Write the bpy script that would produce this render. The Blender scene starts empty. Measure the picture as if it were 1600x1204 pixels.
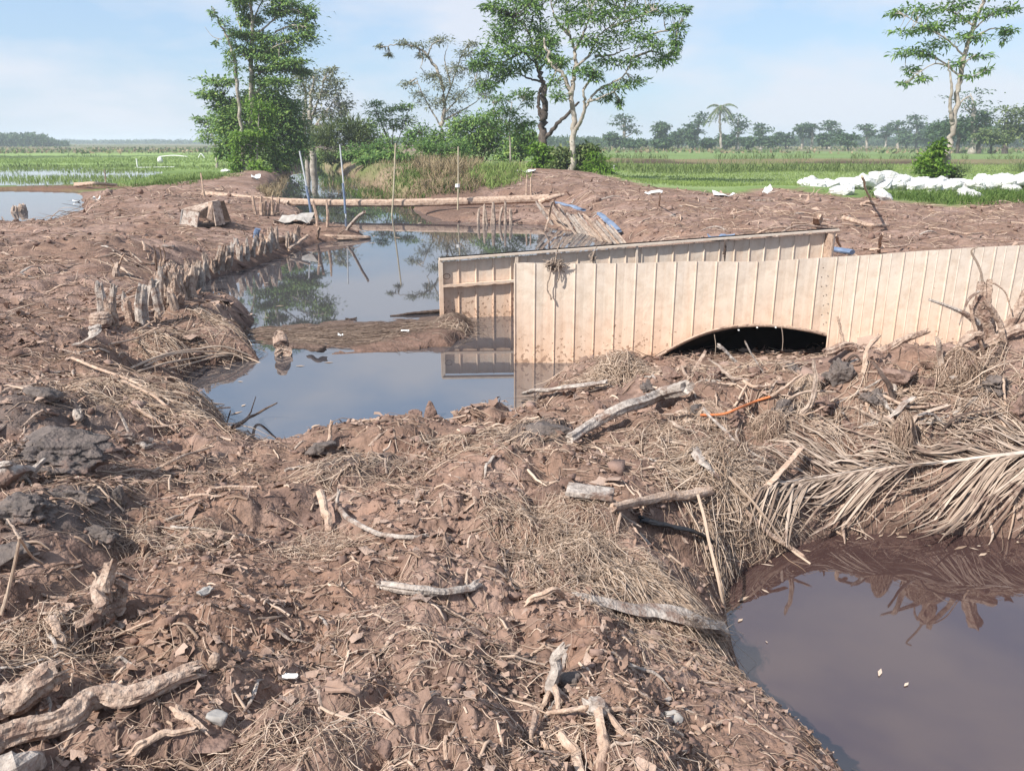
import bpy, math, random
import numpy as np
from math import sin, cos, pi, radians
# ------------------------------------------------------------------ basics
RNG = np.random.default_rng(11)
random.seed(5)
C = bpy.context.scene.collection
F, CX, CY, HC = 1250.0, 800.0, 602.0, 2.2
PITCH = math.atan(380 / F)
CP, SP = cos(PITCH), sin(PITCH)

def ray(px, py):
    dx = (px - CX) / F; dy = (CY - py) / F
    return dx, CP + dy * SP, -SP + dy * CP
def PZ(px, py, z=0.0):
    d = ray(px, py); t = (z - HC) / min(d[2], -1e-4)
    return np.array([d[0] * t, d[1] * t, z])
def PY(px, py, Y):
    d = ray(px, py); t = Y / d[1]
    return np.array([d[0] * t, Y, HC + d[2] * t])
def NE(px, py, z=.31, s=.37):
    p = PZ(px, py, z)[:2]; r = np.hypot(*p)
    return p * (r + s) / r

# ------------------------------------------------------------------ noise
def _h(ix, iy, iz, seed):
    n = (ix * 73856093) ^ (iy * 19349663) ^ (iz * 83492791) ^ (seed * 26544357)
    n = (n ^ (n >> 13)) * 1274126177
    n = n & 0x7fffffff
    n = (n ^ (n >> 15)) * 668265263
    n = n & 0x7fffffff
    return ((n >> 7) & 0xffff) / 65535.0
def vn2(x, y, seed=0):
    ix = np.floor(x).astype(np.int64); iy = np.floor(y).astype(np.int64)
    fx = x - ix; fy = y - iy
    fx = fx * fx * fx * (fx * (fx * 6 - 15) + 10); fy = fy * fy * fy * (fy * (fy * 6 - 15) + 10)
    a = _h(ix, iy, 0, seed); b = _h(ix + 1, iy, 0, seed); c = _h(ix, iy + 1, 0, seed); d = _h(ix + 1, iy + 1, 0, seed)
    return (a + (b - a) * fx) * (1 - fy) + (c + (d - c) * fx) * fy
def fbm2(x, y, o=4, seed=0):
    s = 0; a = .5; t = 0
    for i in range(o):
        ca, sa = cos(.7 * i + .3), sin(.7 * i + .3)
        s = s + a * vn2((x * ca - y * sa) * 2 ** i + 17.3 * i, (x * sa + y * ca) * 2 ** i - 9.1 * i, seed + i); t += a; a *= .5
    return s / t
def vn3(p, seed=0):
    i = np.floor(p).astype(np.int64); f = p - i; f = f * f * (3 - 2 * f)
    x, y, z = i[..., 0], i[..., 1], i[..., 2]; fx, fy, fz = f[..., 0], f[..., 1], f[..., 2]
    r = 0
    for dx in (0, 1):
        for dy in (0, 1):
            for dz in (0, 1):
                w = (fx if dx else 1 - fx) * (fy if dy else 1 - fy) * (fz if dz else 1 - fz)
                r = r + w * _h(x + dx, y + dy, z + dz, seed)
    return r
def fbm3(p, o=3, seed=0):
    s = 0; a = .5; t = 0
    for i in range(o):
        s = s + a * vn3(p * 2 ** i + 5.7 * i, seed + i); t += a; a *= .5
    return s / t
def voro(x, y, seed=0):
    ix = np.floor(x).astype(np.int64); iy = np.floor(y).astype(np.int64)
    f1 = np.full(x.shape, 9.0); f2 = np.full(x.shape, 9.0); hid = np.zeros(x.shape)
    for dx in (-1, 0, 1):
        for dy in (-1, 0, 1):
            cx = ix + dx; cy = iy + dy
            px = cx + .1 + .8 * _h(cx, cy, 1, seed); py = cy + .1 + .8 * _h(cx, cy, 2, seed)
            d = np.hypot(px - x, py - y)
            n = d < f1
            f2 = np.where(n, f1, np.minimum(f2, d)); hid = np.where(n, _h(cx, cy, 3, seed), hid); f1 = np.where(n, d, f1)
    return f1, f2, hid
def sst(a, b, x):
    t = np.clip((x - a) / (b - a), 0, 1); return t * t * (3 - 2 * t)
def sdf(poly, x, y):
    P = np.asarray(poly)[:, :2]; n = len(P)
    d = np.full(x.shape, 1e18); ins = np.zeros(x.shape, bool)
    for i in range(n):
        a = P[i]; b = P[(i + 1) % n]; e = b - a
        wx = x - a[0]; wy = y - a[1]
        t = np.clip((wx * e[0] + wy * e[1]) / (e @ e + 1e-12), 0, 1)
        d = np.minimum(d, (wx - e[0] * t) ** 2 + (wy - e[1] * t) ** 2)
        if a[1] != b[1]:
            c = (a[1] > y) != (b[1] > y)
            ins ^= c & (x < (b[0] - a[0]) * (y - a[1]) / (b[1] - a[1]) + a[0])
    d = np.sqrt(d); return np.where(ins, -d, d)

# ------------------------------------------------------------------ object helpers
def mesh(name, V, Fs, smooth=False):
    V = np.asarray(V, dtype=np.float32).reshape(-1, 3)
    if not isinstance(Fs, list) or (len(Fs) and not isinstance(Fs[0], np.ndarray)):
        if isinstance(Fs, np.ndarray): Fs = [Fs]
        else:
            me = bpy.data.meshes.new(name); me.from_pydata(V.tolist(), [], [tuple(int(i) for i in f) for f in Fs])
            if smooth: me.polygons.foreach_set('use_smooth', np.ones(len(me.polygons), bool))
            me.update(); return me
    Fs = [np.asarray(f, dtype=np.int32) for f in Fs if len(f)]
    loops = np.concatenate([f.ravel() for f in Fs]); tot = np.concatenate([np.full(len(f), f.shape[1], np.int32) for f in Fs])
    st = np.concatenate([[0], np.cumsum(tot)[:-1]]).astype(np.int32)
    me = bpy.data.meshes.new(name)
    me.vertices.add(len(V)); me.vertices.foreach_set('co', V.ravel())
    me.loops.add(len(loops)); me.loops.foreach_set('vertex_index', loops)
    me.polygons.add(len(tot)); me.polygons.foreach_set('loop_start', st); me.polygons.foreach_set('loop_total', tot)
    if smooth: me.polygons.foreach_set('use_smooth', np.ones(len(tot), bool))
    me.update(calc_edges=True); me.validate()
    return me
def tag(o, label=None, cat=None, group=None, kind=None):
    if label: o['label'] = label
    if cat: o['category'] = cat
    if group: o['group'] = group
    if kind: o['kind'] = kind
    return o
def empty(name, loc, label, cat, group=None):
    o = bpy.data.objects.new(name, None); C.objects.link(o); o.location = [float(v) for v in loc]; o.empty_display_size = .1
    return tag(o, label, cat, group)
def obj(name, V, Fs, mat, parent=None, label=None, cat=None, group=None, kind=None, smooth=False, center=True):
    V = np.asarray(V, dtype=float).reshape(-1, 3)
    if parent is not None: base = np.zeros(3); q = parent
    if parent is not None:
        while q is not None: base = base + np.array(q.location); q = q.parent
    elif center and kind is None: base = np.array([V[:, 0].mean(), V[:, 1].mean(), V[:, 2].min()])
    else: base = np.zeros(3)
    o = bpy.data.objects.new(name, mesh(name, V - base, Fs, smooth)); C.objects.link(o)
    if mat: o.data.materials.append(mat)
    if parent is not None: o.parent = parent
    else: o.location = base
    return tag(o, label, cat, group, kind)
class MB:
    def __init__(s): s.V = []; s.F = []; s.n = 0
    def add(s, V, Fs):
        V = np.asarray(V, float).reshape(-1, 3)
        for f in Fs: s.F.append([int(i) + s.n for i in f])
        s.V.append(V); s.n += len(V); return s
    def build(s, name, mat, parent=None, **k): return obj(name, np.concatenate(s.V), s.F, mat, parent, **k)
BOXF = [(0, 3, 2, 1), (4, 5, 6, 7), (0, 1, 5, 4), (1, 2, 6, 5), (2, 3, 7, 6), (3, 0, 4, 7)]
def box(c, ax, ay, az):
    c, ax, ay, az = [np.asarray(v, float) for v in (c, ax, ay, az)]
    return np.array([c - ax - ay - az, c + ax - ay - az, c + ax + ay - az, c - ax + ay - az, c - ax - ay + az, c + ax - ay + az, c + ax + ay + az, c - ax + ay + az]), BOXF
def bar(a, b, w, h, up=(0, 0, 1)):
    a, b = np.asarray(a, float), np.asarray(b, float); d = b - a; L = np.linalg.norm(d); d = d / L
    s = np.cross(d, up); s /= np.linalg.norm(s) + 1e-9; u = np.cross(s, d)
    return box((a + b) / 2, d * L / 2, s * w / 2, u * h / 2)
def catmull(P, n):
    P = np.asarray(P, float)
    if len(P) == 2: return P[0] + (P[1] - P[0]) * np.linspace(0, 1, n)[:, None]
    Q = np.vstack([2 * P[0] - P[1], P, 2 * P[-1] - P[-2]]); m = len(P) - 1
    out = []
    for t in np.linspace(0, m - 1e-6, n):
        i = int(t); f = t - i; a, b, c, d = Q[i:i + 4]
        out.append(.5 * (2 * b + (c - a) * f + (2 * a - 5 * b + 4 * c - d) * f * f + (3 * b - a - 3 * c + d) * f ** 3))
    return np.array(out)
def frames(P):
    T = np.gradient(P, axis=0); T /= np.linalg.norm(T, axis=1)[:, None] + 1e-9
    ref = np.array([0, 0, 1.]) if abs(T[:, 2]).mean() < .8 else np.array([1., .2, 0])
    N = np.cross(T, ref); N /= np.linalg.norm(N, axis=1)[:, None] + 1e-9
    return T, N, np.cross(N, T)
def tube(P, R, sides=8, rough=0, seed=0, groove=0, rag=0, flat=1.0):
    """one closed tube; rough = bumpy surface, groove = lengthwise splits, rag = splintered ends"""
    P = np.asarray(P, float); n = len(P); R = np.broadcast_to(np.asarray(R, float), (n,))
    T, N, B = frames(P); a = np.linspace(0, 2 * pi, sides, endpoint=False)
    rr = np.ones((n, sides))
    if rough:
        s = np.concatenate([[0], np.cumsum(np.linalg.norm(np.diff(P, axis=0), axis=1))])
        q = np.stack([np.cos(a)[None] * 1.2 + 0 * s[:, None], np.sin(a)[None] * 1.2 + 0 * s[:, None], (s[:, None] / (R.max() * 2.5) + 0 * a[None])], -1)
        rr += rough * (fbm3(q * 1.5 + seed * 3.1, 4, seed) - .5) * 2
    if groove:
        g = np.stack([np.cos(a) * 3.4, np.sin(a) * 3.4, 0 * a + seed * 7.7], -1)
        q2 = np.repeat(g[None], n, 0); q2[..., 2] += np.linspace(0, 1.2, n)[:, None]
        rr += groove * (vn3(q2 * 1.7, seed + 5) - .55) * 2
    V = P[:, None] + (N[:, None] * np.cos(a)[None, :, None] + B[:, None] * np.sin(a)[None, :, None] * flat) * (R[:, None] * rr)[..., None]
    if rag:
        rg = np.random.default_rng(seed + 99)
        V[-1] += T[-1] * (rg.random(sides)[:, None] - .3) * rag; V[0] -= T[0] * (rg.random(sides)[:, None] - .3) * rag
    V = V.reshape(-1, 3); Fs = []
    for i in range(n - 1):
        for k in range(sides):
            k2 = (k + 1) % sides; Fs.append((i * sides + k, i * sides + k2, (i + 1) * sides + k2, (i + 1) * sides + k))
    V = np.vstack([V, P[0] + T[0] * R[0] * .3 * (1 if rag else 0), P[-1] - T[-1] * R[-1] * .3 * (1 if rag else 0)])
    for k in range(sides):
        k2 = (k + 1) % sides
        Fs.append((n * sides, k2, k)); Fs.append((n * sides + 1, (n - 1) * sides + k, (n - 1) * sides + k2))
    return V, Fs
def tubes(P, R, sides=3):
    """many open tubes at once: P (K,S,3), R (K,S)"""
    K, S, _ = P.shape
    T = np.gradient(P, axis=1); T /= np.linalg.norm(T, axis=2)[..., None] + 1e-9
    ref = RNG.normal(size=(K, 1, 3)); N = np.cross(T, ref); N /= np.linalg.norm(N, axis=2)[..., None] + 1e-9
    B = np.cross(N, T); a = np.linspace(0, 2 * pi, sides, endpoint=False)
    V = P[:, :, None] + (N[:, :, None] * np.cos(a)[:, None] + B[:, :, None] * np.sin(a)[:, None]) * R[:, :, None, None]
    idx = np.arange(K * S * sides).reshape(K, S, sides)
    q = np.stack([idx[:, :-1], np.roll(idx, -1, 2)[:, :-1], np.roll(idx, -1, 2)[:, 1:], idx[:, 1:]], -1).reshape(-1, 4)
    return V.reshape(-1, 3), q
def leaves(pos, dr, up, L, W, droop=.25):
    """many bent blades: three cross-sections each"""
    K = len(pos); dr = dr / (np.linalg.norm(dr, axis=1)[:, None] + 1e-9)
    s = np.cross(dr, up); s /= np.linalg.norm(s, axis=1)[:, None] + 1e-9
    n = np.cross(s, dr); L = L[:, None]; W = W[:, None]
    mid = pos + dr * L * .5 + n * L * droop * .35; tip = pos + dr * L - n * L * droop * .5
    V = np.stack([pos - s * W * .12, pos + s * W * .12, mid - s * W * .5, mid + s * W * .5, tip], 1)
    b = np.arange(K) * 5
    return V.reshape(-1, 3), [np.stack([b, b + 1, b + 3, b + 2], 1), np.stack([b + 2, b + 3, b + 4], 1)]
def merge(parts):
    """parts: list of (V, [face arrays]) -> one"""
    Vs, Q, T, n = [], [], [], 0
    for V, Fs in parts:
        V = np.asarray(V, float).reshape(-1, 3)
        if isinstance(Fs, np.ndarray): Fs = [Fs]
        elif len(Fs) and not isinstance(Fs[0], np.ndarray):
            q = [f for f in Fs if len(f) == 4]; t = [f for f in Fs if len(f) == 3]
            Fs = [np.array(f) for f in (q, t) if f]
        for f in Fs: (Q if f.shape[1] == 4 else T).append(f + n)
        Vs.append(V); n += len(V)
    return np.concatenate(Vs), [np.concatenate(a) for a in (Q, T) if a]
_ico = {}
def ico(sub):
    if sub not in _ico:
        import bmesh
        bm = bmesh.new(); bmesh.ops.create_icosphere(bm, subdivisions=sub, radius=1); bm.verts.ensure_lookup_table()
        _ico[sub] = (np.array([v.co[:] for v in bm.verts]), np.array([[v.index for v in f.verts] for f in bm.faces])); bm.free()
    return _ico[sub]
def lump(c, sx, sy, sz, sub=4, rough=.35, freq=1.6, seed=0, rot=0, crack=0, tilt=0, facets=9):
    V, Fc = ico(sub); V = V.copy()
    V = np.sign(V) * np.abs(V) ** .85
    rg = np.random.default_rng(int(seed) + 7)
    for k in range(facets):                       # chisel flat broken faces
        n = rg.normal(size=3); n /= np.linalg.norm(n); c_ = rg.uniform(.45, .85); q = V @ n; V = V - np.where(q > c_, q - c_, 0)[:, None] * n
    d = 1 + rough * (fbm3(V * freq + seed * 2.3, 4, seed) - .5) * 2
    if crack:
        w = fbm3(V * 2.2 + 9 + seed, 3, seed + 8); d -= crack * np.exp(-((w - .5) / .03) ** 2)
    V = V * d[:, None] * np.array([sx, sy, sz])
    ct, s_ = cos(tilt), sin(tilt); V = V @ np.array([[ct, 0, s_], [0, 1, 0], [-s_, 0, ct]]).T
    cr, sr = cos(rot), sin(rot); V = V @ np.array([[cr, -sr, 0], [sr, cr, 0], [0, 0, 1]]).T
    return V + np.asarray(c), Fc

# ------------------------------------------------------------------ materials
def mat(name, cols, scale=6, rough=.9, bump=.3, bscale=30, spec=.3, stretch=(1, 1, 1), island=0, coord='Object', detail=6, attr=None, transl=0, metallic=0, bdist=.01, mud=None):
    m = bpy.data.materials.new(name); m.use_nodes = True; nt = m.node_tree; N = nt.nodes; L = nt.links
    b = N['Principled BSDF']; b.inputs['Roughness'].default_value = rough; b.inputs['Specular IOR Level'].default_value = spec; b.inputs['Metallic'].default_value = metallic
    tc = N.new('ShaderNodeTexCoord'); mp = N.new('ShaderNodeMapping'); mp.inputs['Scale'].default_value = stretch
    L.new(tc.outputs[coord], mp.inputs[0])
    nz = N.new('ShaderNodeTexNoise'); nz.inputs['Scale'].default_value = scale; nz.inputs['Detail'].default_value = detail; nz.inputs['Roughness'].default_value = .62
    L.new(mp.outputs[0], nz.inputs['Vector'])
    fac = nz.outputs['Fac']
    if island:
        g = N.new('ShaderNodeNewGeometry'); mx = N.new('ShaderNodeMix'); mx.inputs[0].default_value = island
        L.new(fac, mx.inputs[2]); L.new(g.outputs['Random Per Island'], mx.inputs[3]); fac = mx.outputs[0]
    cr = N.new('ShaderNodeValToRGB'); e = cr.color_ramp.elements
    lo, hi = (.3, .7) if not island else (.3 - .3 * island, .7 + .3 * island)
    for i, c in enumerate(cols):
        p = lo + (hi - lo) * i / max(1, len(cols) - 1)
        el = e[i] if i < 2 else e.new(p)
        el.position = p; el.color = (*c, 1)
    L.new(fac, cr.inputs[0]); col = cr.outputs[0]
    if attr:
        at = N.new('ShaderNodeAttribute'); at.attribute_name = attr
        mm = N.new('ShaderNodeMix'); mm.data_type = 'RGBA'; mm.blend_type = 'MULTIPLY'; mm.inputs[0].default_value = 1
        L.new(at.outputs['Color'], mm.inputs[6]); L.new(col, mm.inputs[7]); col = mm.outputs[2]
    if mud:
        n3 = N.new('ShaderNodeTexNoise'); n3.inputs['Scale'].default_value = mud[1]; n3.inputs['Detail'].default_value = 8; n3.inputs['Roughness'].default_value = .68; L.new(tc.outputs['Object'], n3.inputs['Vector'])
        r3 = N.new('ShaderNodeMapRange'); r3.inputs['From Min'].default_value = mud[2]; r3.inputs['From Max'].default_value = mud[2] + .1; L.new(n3.outputs['Fac'], r3.inputs['Value'])
        m3 = N.new('ShaderNodeMix'); m3.data_type = 'RGBA'; L.new(r3.outputs[0], m3.inputs[0]); L.new(col, m3.inputs[6]); m3.inputs[7].default_value = (*mud[0], 1); col = m3.outputs[2]
    L.new(col, b.inputs['Base Color'])
    if bump:
        n2 = N.new('ShaderNodeTexNoise'); n2.inputs['Scale'].default_value = bscale; n2.inputs['Detail'].default_value = 8
        L.new(mp.outputs[0], n2.inputs['Vector'])
        bp = N.new('ShaderNodeBump'); bp.inputs['Strength'].default_value = bump; bp.inputs['Distance'].default_value = bdist
        L.new(n2.outputs['Fac'], bp.inputs['Height']); L.new(bp.outputs[0], b.inputs['Normal'])
    if transl:
        tr = N.new('ShaderNodeBsdfTranslucent'); L.new(col, tr.inputs[0]); ms = N.new('ShaderNodeMixShader'); ms.inputs[0].default_value = transl
        L.new(b.outputs[0], ms.inputs[1]); L.new(tr.outputs[0], ms.inputs[2]); L.new(ms.outputs[0], N['Material Output'].inputs[0])
    m['_'] = 1
    return m
M = {}
M['ground'] = mat('ground_soil', [(.62, .60, .59), (1, 1, 1), (1.35, 1.32, 1.30)], scale=14, rough=.95, bump=1, bscale=42, attr='Col', spec=.15, bdist=.02)
M['root'] = mat('pale_dry_roots', [(.16, .10, .075), (.36, .26, .195), (.56, .43, .34)], scale=8, island=.85, bump=0, spec=.1)
M['straw'] = mat('dry_straw', [(.24, .165, .12), (.44, .33, .25), (.60, .48, .385)], scale=8, island=.8, bump=0, spec=.15)
M['wetreed'] = mat('wet_reeds', [(.10, .068, .052), (.19, .135, .102), (.34, .255, .20)], scale=8, island=.8, bump=0, spec=.3, rough=.6)
M['chip'] = mat('wood_chips', [(.15, .092, .07), (.28, .185, .142), (.46, .34, .27)], scale=30, island=.8, bump=0, spec=.1)
M['flake'] = mat('peat_flakes', [(.17, .108, .082), (.27, .18, .14), (.44, .325, .26)], scale=40, island=.75, bump=.5, bscale=120, spec=.1)
M['crumb'] = mat('mud_crumbs', [(.14, .09, .073), (.215, .137, .11), (.33, .235, .195)], scale=20, island=.7, bump=.5, bscale=90, spec=.15)
M['wood'] = mat('weathered_wood', [(.20, .145, .115), (.40, .31, .25), (.54, .44, .365)], scale=14, bump=.6, bscale=90, spec=.15, mud=((.19, .125, .10), 9, .53), bdist=.012)
M['greywood'] = mat('grey_driftwood', [(.20, .165, .145), (.38, .325, .285), (.52, .46, .41)], scale=26, bump=.9, bscale=75, spec=.15, mud=((.20, .135, .108), 8, .50), bdist=.012)
M['tanwood'] = mat('tan_wood', [(.30, .20, .145), (.46, .335, .255), (.60, .47, .38)], scale=22, bump=.8, bscale=90, spec=.15, mud=((.21, .138, .108), 11, .52), bdist=.01)
M['mudwood'] = mat('mud_caked_wood', [(.22, .15, .12), (.38, .28, .22), (.50, .40, .33)], scale=34, bump=1, bscale=55, spec=.1, mud=((.215, .14, .11), 10, .50), bdist=.02)
M['darkwood'] = mat('wet_and_shaded_wood', [(.035, .024, .02), (.08, .055, .045), (.14, .10, .08)], scale=18, bump=.5, bscale=50, spec=.3)  # wet wood, and painted shade on the inner boards of the box
M['clay'] = mat('grey_clay', [(.085, .07, .064), (.13, .105, .094), (.19, .15, .132)], scale=14, bump=1, bscale=38, mud=((.18, .115, .092), 6, .56), bdist=.02, spec=.25, rough=.75)
M['redclay'] = mat('brown_clay', [(.13, .085, .07), (.20, .13, .105), (.26, .18, .148)], scale=12, bump=1, bscale=38, bdist=.02, spec=.2)
M['black'] = mat('black_plastic', [(.012, .012, .014), (.03, .03, .033)], scale=12, rough=.5, bump=.2)
M['hollow'] = mat('shade_black', [(.012, .011, .012), (.025, .021, .02)], scale=5, rough=.9, bump=.2, spec=.05)  # near-black stands for shade behind the arch and along the top rail
M['blue'] = mat('faded_blue_plastic', [(.09, .13, .21), (.15, .20, .30), (.27, .32, .40)], scale=7, rough=.45, bump=.1)
M['white'] = mat('white_plastic', [(.66, .65, .63), (.82, .82, .81)], scale=9, rough=.6, bump=.2)
M['sack'] = mat('white_woven_sack', [(.48, .47, .455), (.60, .60, .59), (.66, .66, .66)], scale=5, rough=.8, bump=.9, bscale=11, bdist=.06, mud=((.42, .33, .26), 3.5, .62))
M['orange'] = mat('orange_cable', [(.50, .15, .05), (.62, .22, .09)], scale=12, rough=.5, bump=0)
M['stone'] = mat('grey_stone', [(.26, .24, .22), (.42, .39, .365)], scale=12, bump=.5)
M['bamboo'] = mat('bamboo_pole', [(.34, .29, .2), (.5, .44, .32)], scale=8, bump=.1, rough=.6)
M['pipe'] = mat('pale_grey_pipe', [(.45, .47, .5), (.58, .6, .62)], scale=8, bump=.1, rough=.5)
M['rope'] = mat('muddy_rope', [(.22, .17, .13), (.42, .33, .27)], scale=40, bump=.5, bscale=150)
M['frond'] = mat('dry_palm_leaflets', [(.13, .09, .07), (.32, .24, .185), (.50, .40, .325)], scale=22, island=.7, mud=((.17, .112, .088), 7, .54), bump=0, rough=.65, spec=.25)
M['rachis'] = mat('palm_midrib', [(.44, .36, .30), (.62, .53, .46)], scale=14, bump=.15, rough=.55)
M['bark_pale'] = mat('pale_tree_bark', [(.17, .145, .12), (.34, .30, .255), (.50, .455, .40)], scale=3, bump=.6, bscale=9, bdist=.04)
M['bark_dark'] = mat('dark_and_shaded_bark', [(.035, .03, .026), (.075, .06, .052), (.15, .12, .10)], scale=3, bump=.6, bscale=9, bdist=.04)  # dark bark; also colours the canopy's shade onto one tree trunk
def leafm(n, a, b, c, t=.4): return mat(n, [a, b, c], scale=1.3, island=.6, bump=0, rough=.6, spec=.25, transl=t)
M['leaf'] = leafm('green_leaves', (0.0575, 0.128, 0.039), (0.144, 0.257, 0.0731), (0.301, 0.424, 0.117))
M['leaf_dark'] = leafm('dark_green_leaves', (0.0697, 0.145, 0.0456), (0.165, 0.281, 0.079), (0.348, 0.452, 0.122), .22)
M['leaf_bright'] = leafm('bright_green_leaves', (0.0741, 0.152, 0.0201), (0.148, 0.271, 0.0352), (0.252, 0.37, 0.0628), .4)
M['leaf_grey'] = leafm('grey_green_leaves', (0.105, 0.128, 0.075), (0.188, 0.21, 0.128), (0.3, 0.307, 0.21), .25)
M['leaf_olive'] = leafm('olive_leaves', (0.056, 0.091, 0.0308), (0.126, 0.175, 0.0588), (0.231, 0.266, 0.105), .3)
M['leaf_far'] = leafm('far_tree_leaves', (0.03, 0.063, 0.03), (0.063, 0.112, 0.0495), (0.112, 0.165, 0.075), .2)
M['grass'] = mat('green_grass', [(.05, .095, .02), (.10, .165, .038), (.18, .24, .075)], scale=.6, island=.6, bump=0, spec=.2, transl=.3)
M['rice'] = mat('rice_shoots', [(.15, .215, .06), (.22, .295, .09), (.29, .36, .13)], scale=.15, island=.5, bump=0, spec=.15, transl=.3)
M['drygrass'] = mat('dry_grass', [(.16, .12, .07), (.28, .215, .13), (.38, .31, .20)], scale=.8, island=.6, bump=0, spec=.15, transl=.2)
# corrugated sheet: pale paint with a silt stain left by high water up to about z = 0.75
def sheetmat():
    m = bpy.data.materials.new('silt_stained_sheet'); m.use_nodes = True; nt = m.node_tree; N = nt.nodes; L = nt.links
    b = N['Principled BSDF']; b.inputs['Roughness'].default_value = .5; b.inputs['Specular IOR Level'].default_value = .35
    g = N.new('ShaderNodeNewGeometry'); sx = N.new('ShaderNodeSeparateXYZ'); L.new(g.outputs['Position'], sx.inputs[0])
    mp = N.new('ShaderNodeMapping'); mp.inputs['Scale'].default_value = (3.5, 3.5, .35); L.new(g.outputs['Position'], mp.inputs[0])
    nz = N.new('ShaderNodeTexNoise'); nz.inputs['Scale'].default_value = 2.2; nz.inputs['Detail'].default_value = 7; L.new(mp.outputs[0], nz.inputs['Vector'])
    ad = N.new('ShaderNodeMath'); ad.operation = 'MULTIPLY_ADD'; ad.inputs[1].default_value = .9; L.new(nz.outputs['Fac'], ad.inputs[0]); L.new(sx.outputs['Z'], ad.inputs[2])
    cr = N.new('ShaderNodeValToRGB'); e = cr.color_ramp.elements
    e[0].position = .45; e[0].color = (.62, .40, .265, 1); e[1].position = 1.42; e[1].color = (.62, .575, .535, 1)
    for p, c in ((.70, (.74, .535, .40)), (.95, (.72, .57, .455)), (1.0, (.66, .585, .52))):
        q = e.new(p); q.color = (*c, 1)
    mr = N.new('ShaderNodeMapRange'); mr.inputs['From Min'].default_value = .1; mr.inputs['From Max'].default_value = 1.65
    L.new(ad.outputs[0], mr.inputs['Value'])
    e[0].position = .0
    ps = [.0, .25, .5, .68, 1.0]; cs = [(.50, .31, .20), (.68, .475, .345), (.69, .525, .41), (.645, .535, .435), (.61, .53, .455)]
    for i, q in enumerate(sorted(e, key=lambda k: k.position)): q.position = ps[i]; q.color = (*cs[i], 1)
    L.new(mr.outputs[0], cr.inputs[0])
    mp2 = N.new('ShaderNodeMapping'); mp2.inputs['Scale'].default_value = (1, 1, 1); L.new(g.outputs['Position'], mp2.inputs[0])
    n2 = N.new('ShaderNodeTexNoise'); n2.inputs['Scale'].default_value = 9; n2.inputs['Detail'].default_value = 8; n2.inputs['Roughness'].default_value = .7; L.new(mp2.outputs[0], n2.inputs['Vector'])
    c2 = N.new('ShaderNodeValToRGB'); c2.color_ramp.elements[0].position = .3; c2.color_ramp.elements[0].color = (.87, .83, .79, 1); c2.color_ramp.elements[1].position = .56; c2.color_ramp.elements[1].color = (1.04, 1.04, 1.04, 1)
    L.new(n2.outputs['Fac'], c2.inputs[0])
    mm = N.new('ShaderNodeMix'); mm.data_type = 'RGBA'; mm.blend_type = 'MULTIPLY'; mm.inputs[0].default_value = 1; L.new(cr.outputs[0], mm.inputs[6]); L.new(c2.outputs[0], mm.inputs[7])
    mp3 = N.new('ShaderNodeMapping'); mp3.inputs['Scale'].default_value = (9, 9, .45); L.new(g.outputs['Position'], mp3.inputs[0])
    n4 = N.new('ShaderNodeTexNoise'); n4.inputs['Scale'].default_value = 2; n4.inputs['Detail'].default_value = 6; n4.inputs['Roughness'].default_value = .7; L.new(mp3.outputs[0], n4.inputs['Vector'])
    c4 = N.new('ShaderNodeValToRGB'); c4.color_ramp.elements[0].position = .30; c4.color_ramp.elements[0].color = (.72, .62, .54, 1); c4.color_ramp.elements[1].position = .5; c4.color_ramp.elements[1].color = (1, 1, 1, 1); L.new(n4.outputs['Fac'], c4.inputs[0])
    m4 = N.new('ShaderNodeMix'); m4.data_type = 'RGBA'; m4.blend_type = 'MULTIPLY'; m4.inputs[0].default_value = .4; L.new(mm.outputs[2], m4.inputs[6]); L.new(c4.outputs[0], m4.inputs[7])
    n5 = N.new('ShaderNodeTexNoise'); n5.inputs['Scale'].default_value = 26; n5.inputs['Detail'].default_value = 5; L.new(g.outputs['Position'], n5.inputs['Vector'])
    hs = N.new('ShaderNodeMapRange'); hs.inputs['From Min'].default_value = .0; hs.inputs['From Max'].default_value = .55; hs.inputs['To Min'].default_value = .54; hs.inputs['To Max'].default_value = .76; L.new(sx.outputs['Z'], hs.inputs['Value'])
    gt = N.new('ShaderNodeMath'); gt.operation = 'GREATER_THAN'; L.new(n5.outputs['Fac'], gt.inputs[0]); L.new(hs.outputs[0], gt.inputs[1])
    m5 = N.new('ShaderNodeMix'); m5.data_type = 'RGBA'; L.new(gt.outputs[0], m5.inputs[0]); L.new(m4.outputs[2], m5.inputs[6]); m5.inputs[7].default_value = (.36, .23, .16, 1)
    L.new(m5.outputs[2], b.inputs['Base Color'])
    bp = N.new('ShaderNodeBump'); bp.inputs['Strength'].default_value = .3; bp.inputs['Distance'].default_value = .02; L.new(n2.outputs['Fac'], bp.inputs['Height']); L.new(bp.outputs[0], b.inputs['Normal'])
    return m
M['sheet'] = sheetmat()
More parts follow.
